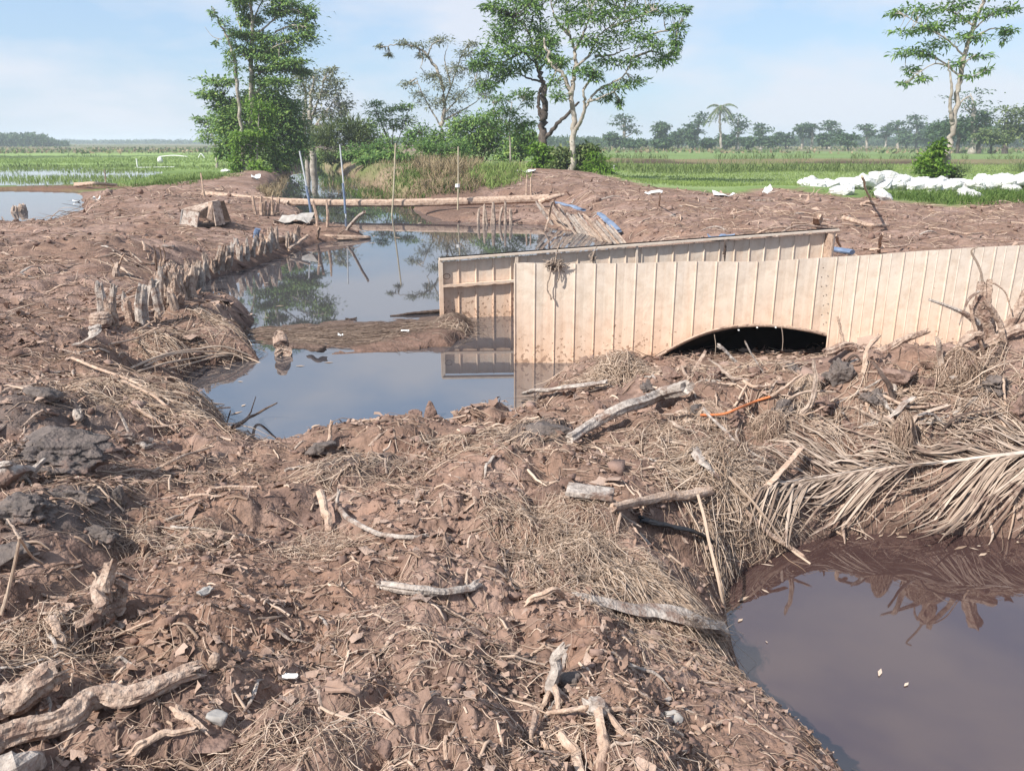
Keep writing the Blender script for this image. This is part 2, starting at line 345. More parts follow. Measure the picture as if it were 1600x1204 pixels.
def watermat(name, col, rough=.02, ripple=.02, rscale=1.2, ior=1.45, stretch=(1, .35, 1)):
    m = bpy.data.materials.new(name); m.use_nodes = True; nt = m.node_tree; N = nt.nodes; L = nt.links
    b = N['Principled BSDF']; b.inputs['Base Color'].default_value = (*col, 1); b.inputs['Roughness'].default_value = rough; b.inputs['IOR'].default_value = ior
    tc = N.new('ShaderNodeTexCoord'); mp = N.new('ShaderNodeMapping'); mp.inputs['Scale'].default_value = stretch; L.new(tc.outputs['Object'], mp.inputs[0])
    n1 = N.new('ShaderNodeTexNoise'); n1.inputs['Scale'].default_value = rscale; n1.inputs['Detail'].default_value = 3; L.new(mp.outputs[0], n1.inputs['Vector'])
    n2 = N.new('ShaderNodeTexNoise'); n2.inputs['Scale'].default_value = .35; L.new(tc.outputs['Object'], n2.inputs['Vector'])
    mr = N.new('ShaderNodeMapRange'); mr.inputs['From Min'].default_value = .45; mr.inputs['From Max'].default_value = .7; mr.inputs['To Min'].default_value = ripple * .25; mr.inputs['To Max'].default_value = ripple; L.new(n2.outputs['Fac'], mr.inputs['Value'])
    bp = N.new('ShaderNodeBump'); bp.inputs['Distance'].default_value = .05; L.new(mr.outputs[0], bp.inputs['Strength']); L.new(n1.outputs['Fac'], bp.inputs['Height']); L.new(bp.outputs[0], b.inputs['Normal'])
    return m
M['water'] = watermat('pool_water', (.06, .055, .06), ripple=.03, ior=4.2)
M['pit'] = watermat('pit_water', (.062, .036, .033), ripple=.02, ior=2.15)
M['paddy'] = watermat('paddy_water', (.16, .18, .10), ripple=.03, ior=2.0)
# ------------------------------------------------------------------ terrain
def W(l, z=0.0): return [PZ(a, b, z)[:2] for a, b in l]
POOL = [NE(372, 672, .3, .22), NE(430, 680, .3, .24), NE(480, 672, .3, .26), NE(540, 662, .31, .28), NE(620, 657, .31, .3), NE(700, 653, .31, .3), NE(760, 648, .31, .3), NE(825, 640, .31, .3)] + W([(850, 612), (900, 585), (940, 577)]) + \
    [np.array(p) for p in ((1.05, 8.3), (1.3, 8.5), (4.3, 8.5), (5.0, 9.3), (4.9, 10.6), (3.0, 11.2), (2.4, 11.9))] + \
    W([(985, 388), (940, 373), (905, 364), (870, 358), (852, 352), (800, 350), (740, 348), (692, 345), (655, 331), (640, 322), (620, 310), (598, 300), (570, 288), (545, 276), (528, 268), (505, 261), (482, 259), (462, 261), (450, 268), (440, 280), (429, 290), (425, 300), (425, 310), (440, 322), (470, 332), (480, 345), (505, 356), (560, 366), (572, 372), (500, 378), (470, 387), (450, 400), (400, 415), (360, 425), (318, 440), (292, 465), (290, 489), (325, 498), (392, 491), (398, 502), (385, 520), (390, 537), (408, 562), (318, 571), (280, 592), (280, 618), (308, 638), (335, 650), (352, 660)])
PIT = W([(1160, 1085), (1145, 1010), (1138, 960), (1130, 930), (1160, 892), (1240, 852), (1300, 834), (1450, 832), (1600, 840), (1850, 852), (2100, 1000), (2000, 1500), (1500, 1500), (1300, 1230), (1215, 1150)])
LPOND = [NE(-500, 345, .5, .6), NE(0, 336, .5, .6), NE(55, 334, .5, .6), NE(100, 322, .5, .6), NE(132, 309, .45, .6)] + W([(128, 300), (60, 297), (-60, 296), (-500, 296)])
LPAD = W([(-500, 288), (60, 289), (150, 285), (205, 280), (248, 269), (200, 264), (60, 262.5), (-500, 262.5)], .05)
MAT = W([(372, 520), (440, 505), (560, 502), (690, 494), (742, 505), (735, 530), (620, 527), (540, 548), (440, 548), (392, 533)])
RIDGE = W([(518, 553), (600, 550), (700, 541), (738, 522), (737, 504), (700, 497), (650, 514), (560, 538)])
RFIELD = W([(868, 282), (960, 292), (1000, 300), (1100, 305), (1250, 303), (1350, 312), (1420, 318), (1500, 326), (1600, 318), (2200, 318)], .45) + [np.array((2500., 100.)), np.array((2500., 2400.)), np.array((0., 2400.))] + W([(660, 236), (760, 262)], .6)
LFIELD = W([(-500, 289), (200, 289), (240, 277), (330, 287), (385, 272), (440, 262), (455, 240)], .35) + [np.array((-700., 2500.)), np.array((-2600., 2500.)), np.array((-2600., 60.))]
CBANK = W([(487, 250), (500, 254), (520, 264), (545, 278), (570, 290), (600, 302), (640, 318), (690, 322), (745, 312), (800, 290), (868, 281), (760, 258), (660, 236), (560, 232), (490, 236)], .5)
CTRL = [(100, 1200, .7), (400, 1200, .68), (700, 1200, .65), (1000, 1200, .58), (1150, 1150, .45), (800, 1700, .66), (200, 1700, .7), (-300, 1100, .75),
    (0, 1000, .72), (300, 1000, .66), (600, 1000, .6), (900, 1000, .55), (1050, 1000, .42), (0, 800, .72), (250, 800, .58), (500, 800, .48), (750, 800, .46), (1000, 800, .42), (1100, 880, .3), (1050, 860, .34),
    (0, 680, .62), (150, 650, .5), (300, 680, .4), (420, 702, .37), (560, 692, .41), (700, 682, .38), (850, 700, .42), (-300, 600, .8), (-400, 420, .8),
    (0, 500, .58), (100, 500, .5), (200, 480, .42), (250, 540, .3), (0, 400, .62), (150, 400, .6), (300, 390, .5), (400, 380, .38), (450, 372, .22),
    (0, 348, .42), (60, 346, .40), (110, 330, .42), (0, 365, .48), (150, 318, .5), (300, 310, .6), (400, 320, .45), (460, 340, .3), (220, 300, .5), (350, 285, .6), (300, 268, .35), (420, 272, .6), (385, 262, .6),
    (950, 680, .42), (1040, 650, .50), (1060, 615, .58), (950, 605, .36), (1000, 572, .40), (1050, 590, .52), (1100, 620, .55), (1100, 575, .56), (1180, 572, .60), (1250, 568, .66), (1250, 610, .58), (1180, 620, .56), (1350, 548, .84), (1420, 545, .84), (1500, 530, .96), (1560, 510, 1.04), (1620, 490, 1.12), (1850, 480, 1.2),
    (1400, 610, .66), (1500, 600, .72), (1600, 580, .82), (1200, 690, .44), (1300, 650, .53), (1400, 660, .54), (1500, 650, .57), (1600, 650, .62), (1750, 640, .7), (1300, 700, .43), (1450, 700, .45), (1600, 690, .50), (1320, 750, .33), (1450, 745, .34), (1600, 735, .38), (1800, 720, .45), (1300, 800, .16), (1450, 800, .16), (1600, 805, .17), (1150, 790, .34), (1120, 720, .44), (1800, 810, .2),
    (1000, 581, .2), (1050, 581, .18), (1150, 581, .16), (1250, 581, .17), (1350, 578, .2), (1450, 575, .22), (1550, 572, .25), (1700, 575, .3), (1350, 540, .3), (1500, 540, .3), (1650, 540, .35), (60, 288, .1), (0, 285, .05), (150, 286, .12), (200, 282, .15), (60, 275, .05), (-300, 288, .1), (120, 296, .1),
    (1000, 375, .4), (1100, 360, .45), (1300, 372, .45), (1600, 365, .55), (900, 330, .4), (800, 312, .45), (700, 300, .75), (900, 290, .75), (850, 284, .8), (1000, 303, .65), (1200, 308, .5), (1400, 316, .5), (1600, 316, .55), (2000, 330, .55),
    (650, 290, .95), (600, 270, 1.1), (560, 254, 1.15), (700, 270, 1.05), (780, 268, .9), (520, 244, 1.0), (880, 266, .5),
    (1000, 280, .12), (1200, 285, .1), (1500, 290, .1), (2000, 285, .1), (1100, 255, .1), (1500, 255, .1), (900, 250, .2), (100, 250, .1), (300, 255, .15), (-300, 260, .1), (420, 245, .4), (600, 238, .4), (1300, 235, .1), (100, 236, .1), (700, 232, .2)]
def uv(x, y):
    r = np.hypot(x, y) + 1e-6; return np.arctan2(x, y) * 2.2, np.log(r)
_cp = np.array([PZ(a, b, z) for a, b, z in CTRL]); _cu, _cv = uv(_cp[:, 0], _cp[:, 1]); _cz = _cp[:, 2]
def base_h(x, y):
    u, v = uv(x, y); v = np.maximum(v, .2)
    num = np.zeros(x.shape); den = np.zeros(x.shape)
    for a, b, z in zip(_cu, _cv, _cz):
        w = 1 / ((u - a) ** 2 + (v - b) ** 2 + .006) ** 1.7
        num += w * z; den += w
    return num / den
# hollows and humps of the dug soil: (px, py, radius m, depth m)
PITS = [(190, 522, .26, .34), (215, 545, .2, .2), (207, 915, .055, .10), (1185, 660, .08, .24), (1172, 690, .07, .18), (1281, 660, .075, .26), (1060, 640, .08, .14), (1330, 690, .07, .14), (1445, 690, .06, .12), (75, 1088, .05, .10), (285, 690, .09, .12), (1050, 815, .14, .10), (1000, 640, .2, .14), (1530, 560, .08, .12), (1580, 520, .09, .12),
        (610, 722, .07, .08), (560, 700, .08, .06), (160, 1120, .06, .05), (880, 1060, .05, .06), (985, 590, .09, .16), (260, 470, .12, .14), (300, 690, .1, .06), (1260, 770, .12, .12)]
HUMPS = [(70, 690, .35, .14), (30, 800, .22, .10), (160, 830, .18, .08), (110, 880, .25, .06), (700, 840, .4, .05), (950, 850, .3, .07), (970, 575, .2, .14), (1120, 655, .3, .06), (1200, 650, .18, .08), (1330, 610, .2, .07), (1540, 540, .2, .10), (300, 640, .3, .08), (540, 740, .22, .06), (420, 800, .2, .05), (950, 1120, .12, .05), (100, 410, 1.0, .10), (250, 350, 2, .12), (180, 400, 1., .1), (860, 290, 3, .25), (1240, 300, 2.5, .15)]
_pits = [(PZ(a, b, .45)[:2], r, -d) for a, b, r, d in PITS] + [(PZ(a, b, .45)[:2], r, d) for a, b, r, d in HUMPS]
def fade(r, scale, k=.011): return np.clip((scale / (r * k) - 1) / 2, 0, 1)
def land(x, y, detail=True):
    """height of the ground, and a dictionary of cover masks"""
    x = np.asarray(x, float); y = np.asarray(y, float); r = np.hypot(x, y)
    h = base_h(x, y)
    sp = sdf(POOL, x, y); st = sdf(PIT, x, y); sl = sdf(LPOND, x, y)
    wob = (fbm2(x / .5, y / .5, 3, 31) - .5) * np.clip(.04 + r * .012, 0, .35)
    sw = np.minimum(np.minimum(sp + wob, st + wob * .6), sl + wob)
    fr = sdf(RFIELD, x, y); fl = sdf(LFIELD, x, y); cb = sdf(CBANK, x, y); pad = sdf(LPAD, x, y)
    e = np.clip(r * .02, .15, 1.2); jit = (fbm2(x / (1.2), y / (1.2), 3, 77) - .5) * np.clip(r * .06, .3, 3)
    gr = sst(-e, e, -(np.minimum(fr, fl) + jit)); cbm = sst(-e, e, -(cb + jit * .6))
    mud = (1 - gr) * (1 - cbm)
    for (c, rr, d) in _pits:
        q = ((x - c[0]) ** 2 + (y - c[1]) ** 2) / rr ** 2
        h = h + d * np.exp(-q ** 1.6)
    q = sst(6.2, 6.8, y) * sst(1.0, 1.4, x) * (y < 9) * (x < 7); h = h * (1 - q) + .07 * q      # the hollow between the heap and the sheets
    cap = .20 + .6 * sst(26.3, 29., y); q = sst(19., 21., y) * sst(2.6, 1.6, x) * sst(-5., -4., x) * (y < 30); h = h * (1 - q) + np.minimum(h, cap) * q      # the cut bank under the log bridge
    if detail:
        lump_ = fbm2(x / 1.3, y / 1.3, 4, 3) - .5
        amp = np.clip(.55 + r * .03, .5, .8)
        d = .20 * lump_ * amp + .05 * (fbm2(x / 5, y / 5, 3, 8) - .5) * np.clip(r / 6, 0, 2)
        wx = x + .05 * (vn2(x * 9, y * 9, 41) - .5); wy = y + .05 * (vn2(x * 9, y * 9, 42) - .5)
        rough = sst(.38, .62, fbm2(x / .8, y / .8, 3, 21))
        for s, a, sd in ((.55, .10, 1), (.2, .05, 2), (.085, .022, 3), (.036, .009, 4)):
            f1, f2, hid = voro(wx / s, wy / s, sd)
            d = d + fade(r, s) * a * (np.clip(1 - f1 * f1 * 1.5, 0, 1) * (.3 + .7 * hid) * sst(.0, .34, f2 - f1) - .28) * (.35 + .65 * rough)
        d = d + fade(r, .03) * .030 * (fbm2(x / .06, y / .06, 4, 5) - .5) + fade(r, .15) * .045 * (.5 - np.abs(2 * fbm2(wx / .17, wy / .17, 4, 6) - 1)) + fade(r, .06) * .02 * (.5 - np.abs(2 * fbm2(wx / .07, wy / .07, 3, 7) - 1))
        # cracks in the clay patches
        q = .3 + .7 * (1 - sst(6.0, 6.8, y) * (y < 9) * (x > 1.1) * (x < 7)); h = h + q * d * (mud * (.4 + .6 * sst(0, .35, sw)) + .25 * cbm + .10 * gr)
    k = np.clip(.14 + .012 * r, .14, .4)
    h = np.where(sw > 0, .01 + np.maximum(h, .06) * (1 - np.exp(-np.maximum(sw, 0) / k)), np.maximum(-.6, sw * .8) - .015)
    # floating mat and the cut mud ridge in the pool
    m1 = -sdf(MAT, x, y) + (fbm2(x / .35, y / .25, 3, 61) - .5) * .35
    h = np.where(m1 > -.05, np.maximum(h, (.035 * sst(-.05, .12, m1)) - .02 + .05 * (fbm2(x / .25, y / .12, 3, 62) - .5)), h)
    m2 = -sdf(RIDGE, x, y) + (fbm2(x / .2, y / .2, 3, 63) - .5) * .12
    h = np.where(m2 > -.02, np.maximum(h, (.02 + .13 * sst(-.9, .5, x + .9) + .12 * (fbm2(x / .4, y / .3, 4, 64) - .5)) * sst(-.01, .12, m2) * (.55 + .45 * sst(.0, .3, m2))), h)
    # earth banks between the paddies
    yd = y + .06 * x
    for y0, wd, hh, sel in ((84, 2.2, .45, x > 6), (132, 2, .25, x > 0), (39.5, 1.2, .25, x < -9), (73, 1.3, .3, x < -9), (112, 1.5, .3, x < -9)):
        h = h + np.where(sel, hh * np.exp(-((y - y0 + .02 * x + 2 * (vn2(x / 30, y / 30, 15) - .5)) / wd) ** 2), 0) * gr
    h = np.where((x < -8) & (y > 34) & (y < 80) & (gr > .3), np.minimum(h, .04 + np.where((y > 38.3) & (y < 40.3), .06, 0)), h)
    h = np.where((pad < 0) & (sw > 0), np.minimum(h, .0 + .0 * h), h)
    return h, dict(r=r, sw=sw, gr=gr, cb=cbm, mud=mud, pad=pad, m1=m1, m2=m2, sp=sp, st=st)
def height(x, y): return land(x, y)[0]
_TS = np.geomspace(1.2, 160, 700)
def hit(px, py, h=0.0):
    """where the sight line through a photo pixel meets the ground (raised by h)"""
    d = np.array(ray(px, py)); X = d[0] * _TS; Y = d[1] * _TS; Z = HC + d[2] * _TS
    g = np.maximum(height(X, Y), 0) + h
    k = np.argmax(Z < g) if (Z < g).any() else len(_TS) - 1
    if k == 0: k = 1
    a, b = Z[k - 1] - g[k - 1], Z[k] - g[k]; t = _TS[k - 1] + (_TS[k] - _TS[k - 1]) * (a / (a - b + 1e-12))
    return np.array([d[0] * t, d[1] * t, HC + d[2] * t])
def polar(x0, x1): pass
def grid_mesh(ang, rad):
    A, R = np.meshgrid(ang, rad); x = R * np.sin(A); y = R * np.cos(A)
    n, m = A.shape; idx = np.arange(n * m).reshape(n, m)
    q = np.stack([idx[:-1, :-1], idx[:-1, 1:], idx[1:, 1:], idx[1:, :-1]], -1).reshape(-1, 4)
    return x.ravel(), y.ravel(), q
_a = np.concatenate([np.linspace(-pi, -1.05, 50)[:-1], np.linspace(-1.05, -.66, 80)[:-1], np.linspace(-.66, .66, 900), np.linspace(.66, 1.05, 80)[1:], np.linspace(1.05, pi, 50)[1:]])
_r = np.concatenate([[.02, .3, .7], np.geomspace(1.0, 40, 640), np.geomspace(40, 300, 170)[1:], np.geomspace(300, 2500, 30)[1:]])
gx, gy, gq = grid_mesh(_a, _r)
gz, gm = land(gx, gy)
# soil and ground-cover colours (what the ground is made of at each place)
def cover(x, y, z, m):
    r = m['r']; n1 = fbm2(x / .9, y / .9, 4, 101); n2 = fbm2(x / .22, y / .22, 3, 102); n3 = fbm2(x / 6, y / 6, 4, 103); n4 = fbm2(x / 25, y / 60, 3, 104)
    mix = lambda a, b, t: a + (np.asarray(b) - a) * t[:, None]
    col = np.tile(np.array([.212, .137, .103]), (len(x), 1))
    col = mix(col, (.285, .193, .155), sst(.42, .66, n1))
    col = mix(col, (.125, .080, .066), sst(.52, .72, n2) * .7)
    col = mix(col, (.228, .138, .100), sst(.5, .75, fbm2(x / .5, y / .5, 3, 105)) * .6)
    for px, py, rr in ((70, 690, .42), (30, 800, .25), (160, 830, .2), (100, 880, .3), (1320, 590, .22), (560, 720, .3), (850, 670, .3), (150, 640, .2)):
        c = PZ(px, py, .5)[:2]; q = np.hypot(x - c[0], y - c[1]) / rr + (n2 - .5) * .8
        col = mix(col, (.105, .085, .078), sst(1.1, .6, q) * .85)
    wet = np.exp(-np.maximum(m['sw'], 0) / .10) * (r < 60)
    col = mix(col, (.085, .052, .042), wet * .6)
    col = mix(col, (.12, .085, .068), sst(.0, .1, m['m1']) * .85); col = mix(col, (.165, .105, .082), sst(0, .05, m['m2']))
    tan = np.tile(np.array([.25, .19, .125]), (len(x), 1)); tan = mix(tan, (.15, .095, .073), sst(33, 27, r)); tan = mix(tan, (.13, .15, .055), sst(.4, .65, n3) * sst(30, 36, r)); tan = mix(tan, (.17, .11, .085), wet)
    col = mix(col, tan, m['cb'])
    g = np.tile(np.array([.14, .205, .06]), (len(x), 1))
    lf = x < -3
    yy = y + .02 * x + 6 * (n3 - .5)
    def band(a, b, e): return sst(a - e, a + e, yy) * sst(b + e, b - e, yy)
    g = mix(g, (.235, .30, .13), band(30, 60, 2) * (~lf)); g = mix(g, (.21, .255, .095), band(60, 82, 2) * (~lf))
    g = mix(g, (.19, .15, .085), band(81, 88, 1.5) * (~lf)); g = mix(g, (.075, .05, .035), band(79.5, 81.5, .6) * (~lf))
    g = mix(g, (.155, .22, .075), band(88, 190, 3) * (~lf))
    g = mix(g, (.215, .30, .10), band(66, 165, 3) * lf); g = mix(g, (.07, .10, .04), band(72, 75, .8) * lf); g = mix(g, (.07, .10, .04), band(110.5, 114, 1) * lf)
    g = mix(g, (.16, .09, .06), band(38, 41.5, .6) * lf * (x < -10)); g = mix(g, (.14, .16, .065), band(20, 37, 2) * lf)
    scrub = np.tile(np.array([.13, .13, .06]), (len(x), 1)); scrub = mix(scrub, (.20, .165, .10), sst(.45, .65, n4)); scrub = mix(scrub, (.08, .12, .04), sst(.5, .7, n3) * .6)
    g = mix(g, scrub, np.where(lf, sst(150, 185, yy), sst(175, 215, yy)))
    g = mix(g, (.10, .14, .045), sst(.5, .7, n3) * .35)
    col = mix(col, g, m['gr'])
    return np.clip(col, .01, 1)
gc = cover(gx, gy, gz, gm)
gV = np.stack([gx, gy, gz], 1)
ground = obj('ground', gV, gq[:, ::-1], M['ground'], kind='structure', smooth=True)
at = ground.data.attributes.new('Col', 'FLOAT_COLOR', 'POINT'); at.data.foreach_set('color', np.concatenate([gc, np.ones((len(gc), 1))], 1).astype(np.float32).ravel())
# water surfaces: one sheet per body of water
_a2 = np.linspace(-1.2, 1.2, 340); _r2 = np.geomspace(1.0, 140, 300)
wx_, wy_, wq_ = grid_mesh(_a2, _r2)
def water(name, poly, m, z=0.0, grow=.35):
    s = sdf(poly, wx_, wy_) - grow * np.clip(np.hypot(wx_, wy_) / 6, .5, 3); keep = (s[wq_] < 0).any(1)
    q = wq_[keep]; u, inv = np.unique(q, return_inverse=True)
    V = np.stack([wx_[u], wy_[u], np.full(len(u), z)], 1)
    return obj(name, V, inv.reshape(-1, 4)[:, ::-1], m, kind='structure')
water('pool_water', POOL, M['water']); water('pit_water', PIT, M['pit']); water('pond_water', LPOND, M['water']); water('paddy_water', LPAD, M['paddy'], .045, .0)
# ------------------------------------------------------------------ corrugated steel sheets
def corrugated(A, B, ztop, zbot, pitch, seed, rib=.013, depth=.010, minor=False, rows=14, lean=.0, warp=.02):
    """a trapezoid-ribbed sheet from A to B; ztop(t), zbot(t) give its edges; front faces the camera"""
    A = np.asarray(A, float); B = np.asarray(B, float); d = B - A; Lh = np.hypot(*d); d = d / Lh; n = np.array([d[1], -d[0]])
    if n[1] > 0: n = -n
    ss, off = [], []; s = .0; k = 0
    while s < Lh:
        for a, o in ((0, 0), (rib * .35, depth), (rib * 1.0, depth), (rib * 1.35, 0)):
            if s + a <= Lh: ss.append(s + a); off.append(o)
        if minor:
            for a, o in ((pitch * .48, 0), (pitch * .5, depth * .35), (pitch * .54, 0)):
                if s + a <= Lh: ss.append(s + a); off.append(o)
        else:
            if s + pitch * .5 <= Lh: ss.append(s + pitch * .5); off.append(-.004)
        s += pitch * (1 + .04 * (random.random() - .5))
    ss.append(Lh); off.append(0); ss = np.array(ss); off = np.array(off); m = len(ss)
    V = []
    for i in range(rows + 1):
        f = i / rows
        for s, o in zip(ss, off):
            t = s / Lh; zb, zt = zbot(t), ztop(t); z = zb + (zt - zb) * f
            w = warp * (vn2(np.array([s * .9 + seed * 7]), np.array([z * 1.3]))[0] - .5) * 2 + .006 * (vn2(np.array([s * 6 + seed]), np.array([z * 5.]))[0] - .5)
            p = A + d * s + n * (o + w - lean * (z - .3)); V.append((p[0], p[1], z))
    V = np.array(V); N_ = len(V); th = np.array([-n[0], -n[1], 0]) * .004
    Fs = []
    for i in range(rows):
        for j in range(m - 1):
            a = i * m + j; Fs += [(a, a + 1, a + m + 1, a + m), (a + N_ + m, a + m + 1 + N_, a + 1 + N_, a + N_)]
    for j in range(m - 1): Fs += [(j, j + N_, j + 1 + N_, j + 1), (rows * m + j, rows * m + j + 1, rows * m + j + 1 + N_, rows * m + j + N_)]
    for i in range(rows): Fs += [(i * m, i * m + m, i * m + m + N_, i * m + N_), (i * m + m - 1, i * m + m - 1 + N_, i * m + 2 * m - 1 + N_, i * m + 2 * m - 1)]
    return np.vstack([V, V + th]), Fs
YF = 8.05
def onF(px, py, Y=YF): return PY(px, py, Y)
def interp(px, tab):
    return np.interp(px, [a for a, b in tab], [b for a, b in tab])
def zline(tab, A, B, px0, px1):
    return lambda t: PY(px0 + (px1 - px0) * t, interp(px0 + (px1 - px0) * t, tab), A[1] + (B[1] - A[1]) * t)[2]
# left front sheet, with the bent arch over the dark opening
a = onF(803, 570); b = onF(1297, 520, 7.95)
top = [(803, 411), (812, 410), (900, 412), (1000, 411), (1070, 408), (1170, 409), (1297, 401)]
zt = zline(top, a, b, 803, 1297)
ARCH = [(1018, 562), (1040, 548), (1075, 530), (1110, 517), (1150, 509), (1190, 507), (1230, 510), (1270, 517), (1297, 524)]
def zb(t):
    px = 803 + (1297 - 803) * t
    return -.35 if px < 1016 else PY(px, interp(px, ARCH), a[1] + (b[1] - a[1]) * t)[2]
fs = empty('corrugated_sheet', (a[0], a[1], 0), 'long silt stained corrugated steel sheet in the pool with an arched opening below', 'metal sheet', 'front corrugated sheets')
V, Fs = corrugated(a[:2], b[:2], zt, zb, .2, 1); obj('sheet', V, Fs, M['sheet'], fs)
ar = np.array([PY(px, py, 7.95) - np.array([0, .03, 0]) for px, py in ARCH + [(1320, 532)]])
V, Fs = tube(catmull(ar, 30), .016, 8, rough=.1); obj('arch_rim', V, Fs, M['tanwood'], fs)
ar2 = np.array([PY(px, py + 3, 7.93) - np.array([0, .03, -.03]) for px, py in ARCH[1:5]]); V, Fs = tube(catmull(ar2, 20), .013, 6, rough=.2, seed=4); obj('arch_rim', V, Fs, M['tanwood'], fs)
for px, py in ((1154, 516), (1183, 512), (1212, 512)):
    V, Fs = lump(PY(px, py, 7.9), .011, .01, .01, sub=2, rough=.1); obj('bolt', V, Fs, M['white'], fs)
# right front sheet, overlapping it
a2 = onF(1288, 560, 7.9); b2 = onF(1612, 560, 7.72)
top2 = [(1288, 401), (1330, 399), (1400, 393), (1500, 386), (1590, 382), (1598, 385), (1604, 398), (1612, 420)]
V, Fs = corrugated(a2[:2], b2[:2], zline(top2, a2, b2, 1288, 1612), lambda t: -.2, .21, 5, minor=True, rib=.013, depth=.009)
fs2 = empty('corrugated_sheet', (a2[0], a2[1], 0), 'shorter corrugated steel sheet at right, overlapping the long arched one', 'metal sheet', 'front corrugated sheets')
obj('sheet', V, Fs, M['sheet'], fs2)
sc_ = []
for py in np.linspace(418, 535, 9):
    p = PY(1283 + random.uniform(-2, 2), py, 7.93) - np.array([0, .03, 0]); V, Fs = lump(p, .008, .006, .008, sub=1, rough=0); obj('screw', V, Fs, M['darkwood'], fs2)
# half-round tunnel with a closed far end, added to keep the arch dark
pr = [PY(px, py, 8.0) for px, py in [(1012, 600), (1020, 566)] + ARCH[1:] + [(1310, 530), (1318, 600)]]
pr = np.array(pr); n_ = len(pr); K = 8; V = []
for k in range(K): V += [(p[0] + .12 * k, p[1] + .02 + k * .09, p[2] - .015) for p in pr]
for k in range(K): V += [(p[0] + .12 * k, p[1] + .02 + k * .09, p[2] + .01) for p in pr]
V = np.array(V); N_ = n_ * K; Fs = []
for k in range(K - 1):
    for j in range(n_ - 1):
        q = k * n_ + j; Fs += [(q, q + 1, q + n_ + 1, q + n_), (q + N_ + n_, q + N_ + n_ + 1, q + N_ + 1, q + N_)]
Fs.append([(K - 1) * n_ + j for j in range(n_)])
cu = obj('shade_tunnel', V, Fs, M['hollow'], label='added half round tunnel, coloured black as shade, behind the arched opening of the steel sheet', cat='shade_tunnel')
for px, py0, py1 in ((1116, 522, 556), (1221, 510, 548)):
    p0 = PY(px, py0, 7.86); p1 = PY(px + 1, py1, 7.8); V, Fs = tube(catmull([p0, (p0 + p1) / 2 + [.012, 0, 0], p1], 6), .0035, 5)
    obj('wire', V, Fs, M['rope'], label='pale wire hanging down at the %s of the arched opening' % ('left' if px < 1200 else 'middle'), cat='wire')
# rear sheet with its frame
YA, YB = 10.2, 11.35
pa = PY(690, 498, YA); pb = PY(1300, 420, YB)
A2 = pa[:2]; B2 = pb[:2]
zA = PY(688, 404, YA)[2]; zB = PY(1298, 358, YB)[2]
rs = empty('framed_sheet_panel', (pa[0], pa[1], 0), 'corrugated steel panel with a welded frame, standing in the pool behind the front sheets', 'metal panel')
V, Fs = corrugated(A2, B2, lambda t: zA + (zB - zA) * t - .045 , lambda t: -.35, .225, 9, rib=.015, depth=.014, warp=.012); obj('sheet', V, Fs, M['sheet'], rs)
d_ = (B2 - A2) / np.linalg.norm(B2 - A2); nf = np.array([d_[1], -d_[0], 0.]); nf *= -np.sign(nf[1])
def onR(t, z, o=.03): p = A2 + (B2 - A2) * t; return np.array([p[0], p[1], z]) + nf * o
def frame_bar(name, t0, z0, t1, z1, w, h, o=.04):
    p, q = onR(t0, z0, o), onR(t1, z1, o); V, Fs = bar(p, q, w, h, up=(0, 0, 1) if abs(t1 - t0) > .01 else (d_[0], d_[1], 0)); return obj(name, V, Fs, M['sheet'], rs)
frame_bar('top_rail', -.003, zA - .005, 1.0, zB - .005, .10, .024, .03)
V, Fs = bar(onR(0, zA + .012, .0), onR(1, zB + .012, .0), .05, .012); obj('top_shade_strip', V, Fs, M['hollow'], rs)  # black strip stands for the shadow line along the rail
zm = PY(690, 446, YA)[2]
tm = np.interp(802, [690, 1300], [0, 1]) * .96
frame_bar('mid_rail', 0.004, zm, .34, zm + .07, .05, .03, .045); frame_bar('post', .0, -.35, .0, zA - .02, .045, .05, .042); frame_bar('post', tm, -.35, tm, zA + (zB - zA) * tm - .02, .035, .04, .05)
frame_bar('post', .47, .2, .47, zA + (zB - zA) * .47 - .02, .02, .025, .045); 
V, Fs = tube(np.array([onR(.012 + .008 * sin(k), zm + .13 + .035 * cos(k), .09) for k in np.linspace(0, 2 * pi, 14)]), .006, 5); obj('handle', V, Fs, M['darkwood'], rs)
V, Fs = tube(np.array([onR(tm + .006, zm - .02, .09), onR(tm + .014, zm - .08, .10), onR(tm + .012, zm - .14, .09)]), .01, 5); obj('latch', V, Fs, M['darkwood'], rs)
V, Fs = bar(onR(.972, .5, .07), onR(.972, zB - .05, .07), .22, .02, up=(d_[0], d_[1], 0)); obj('end_board', V, Fs, M['tanwood'], rs)

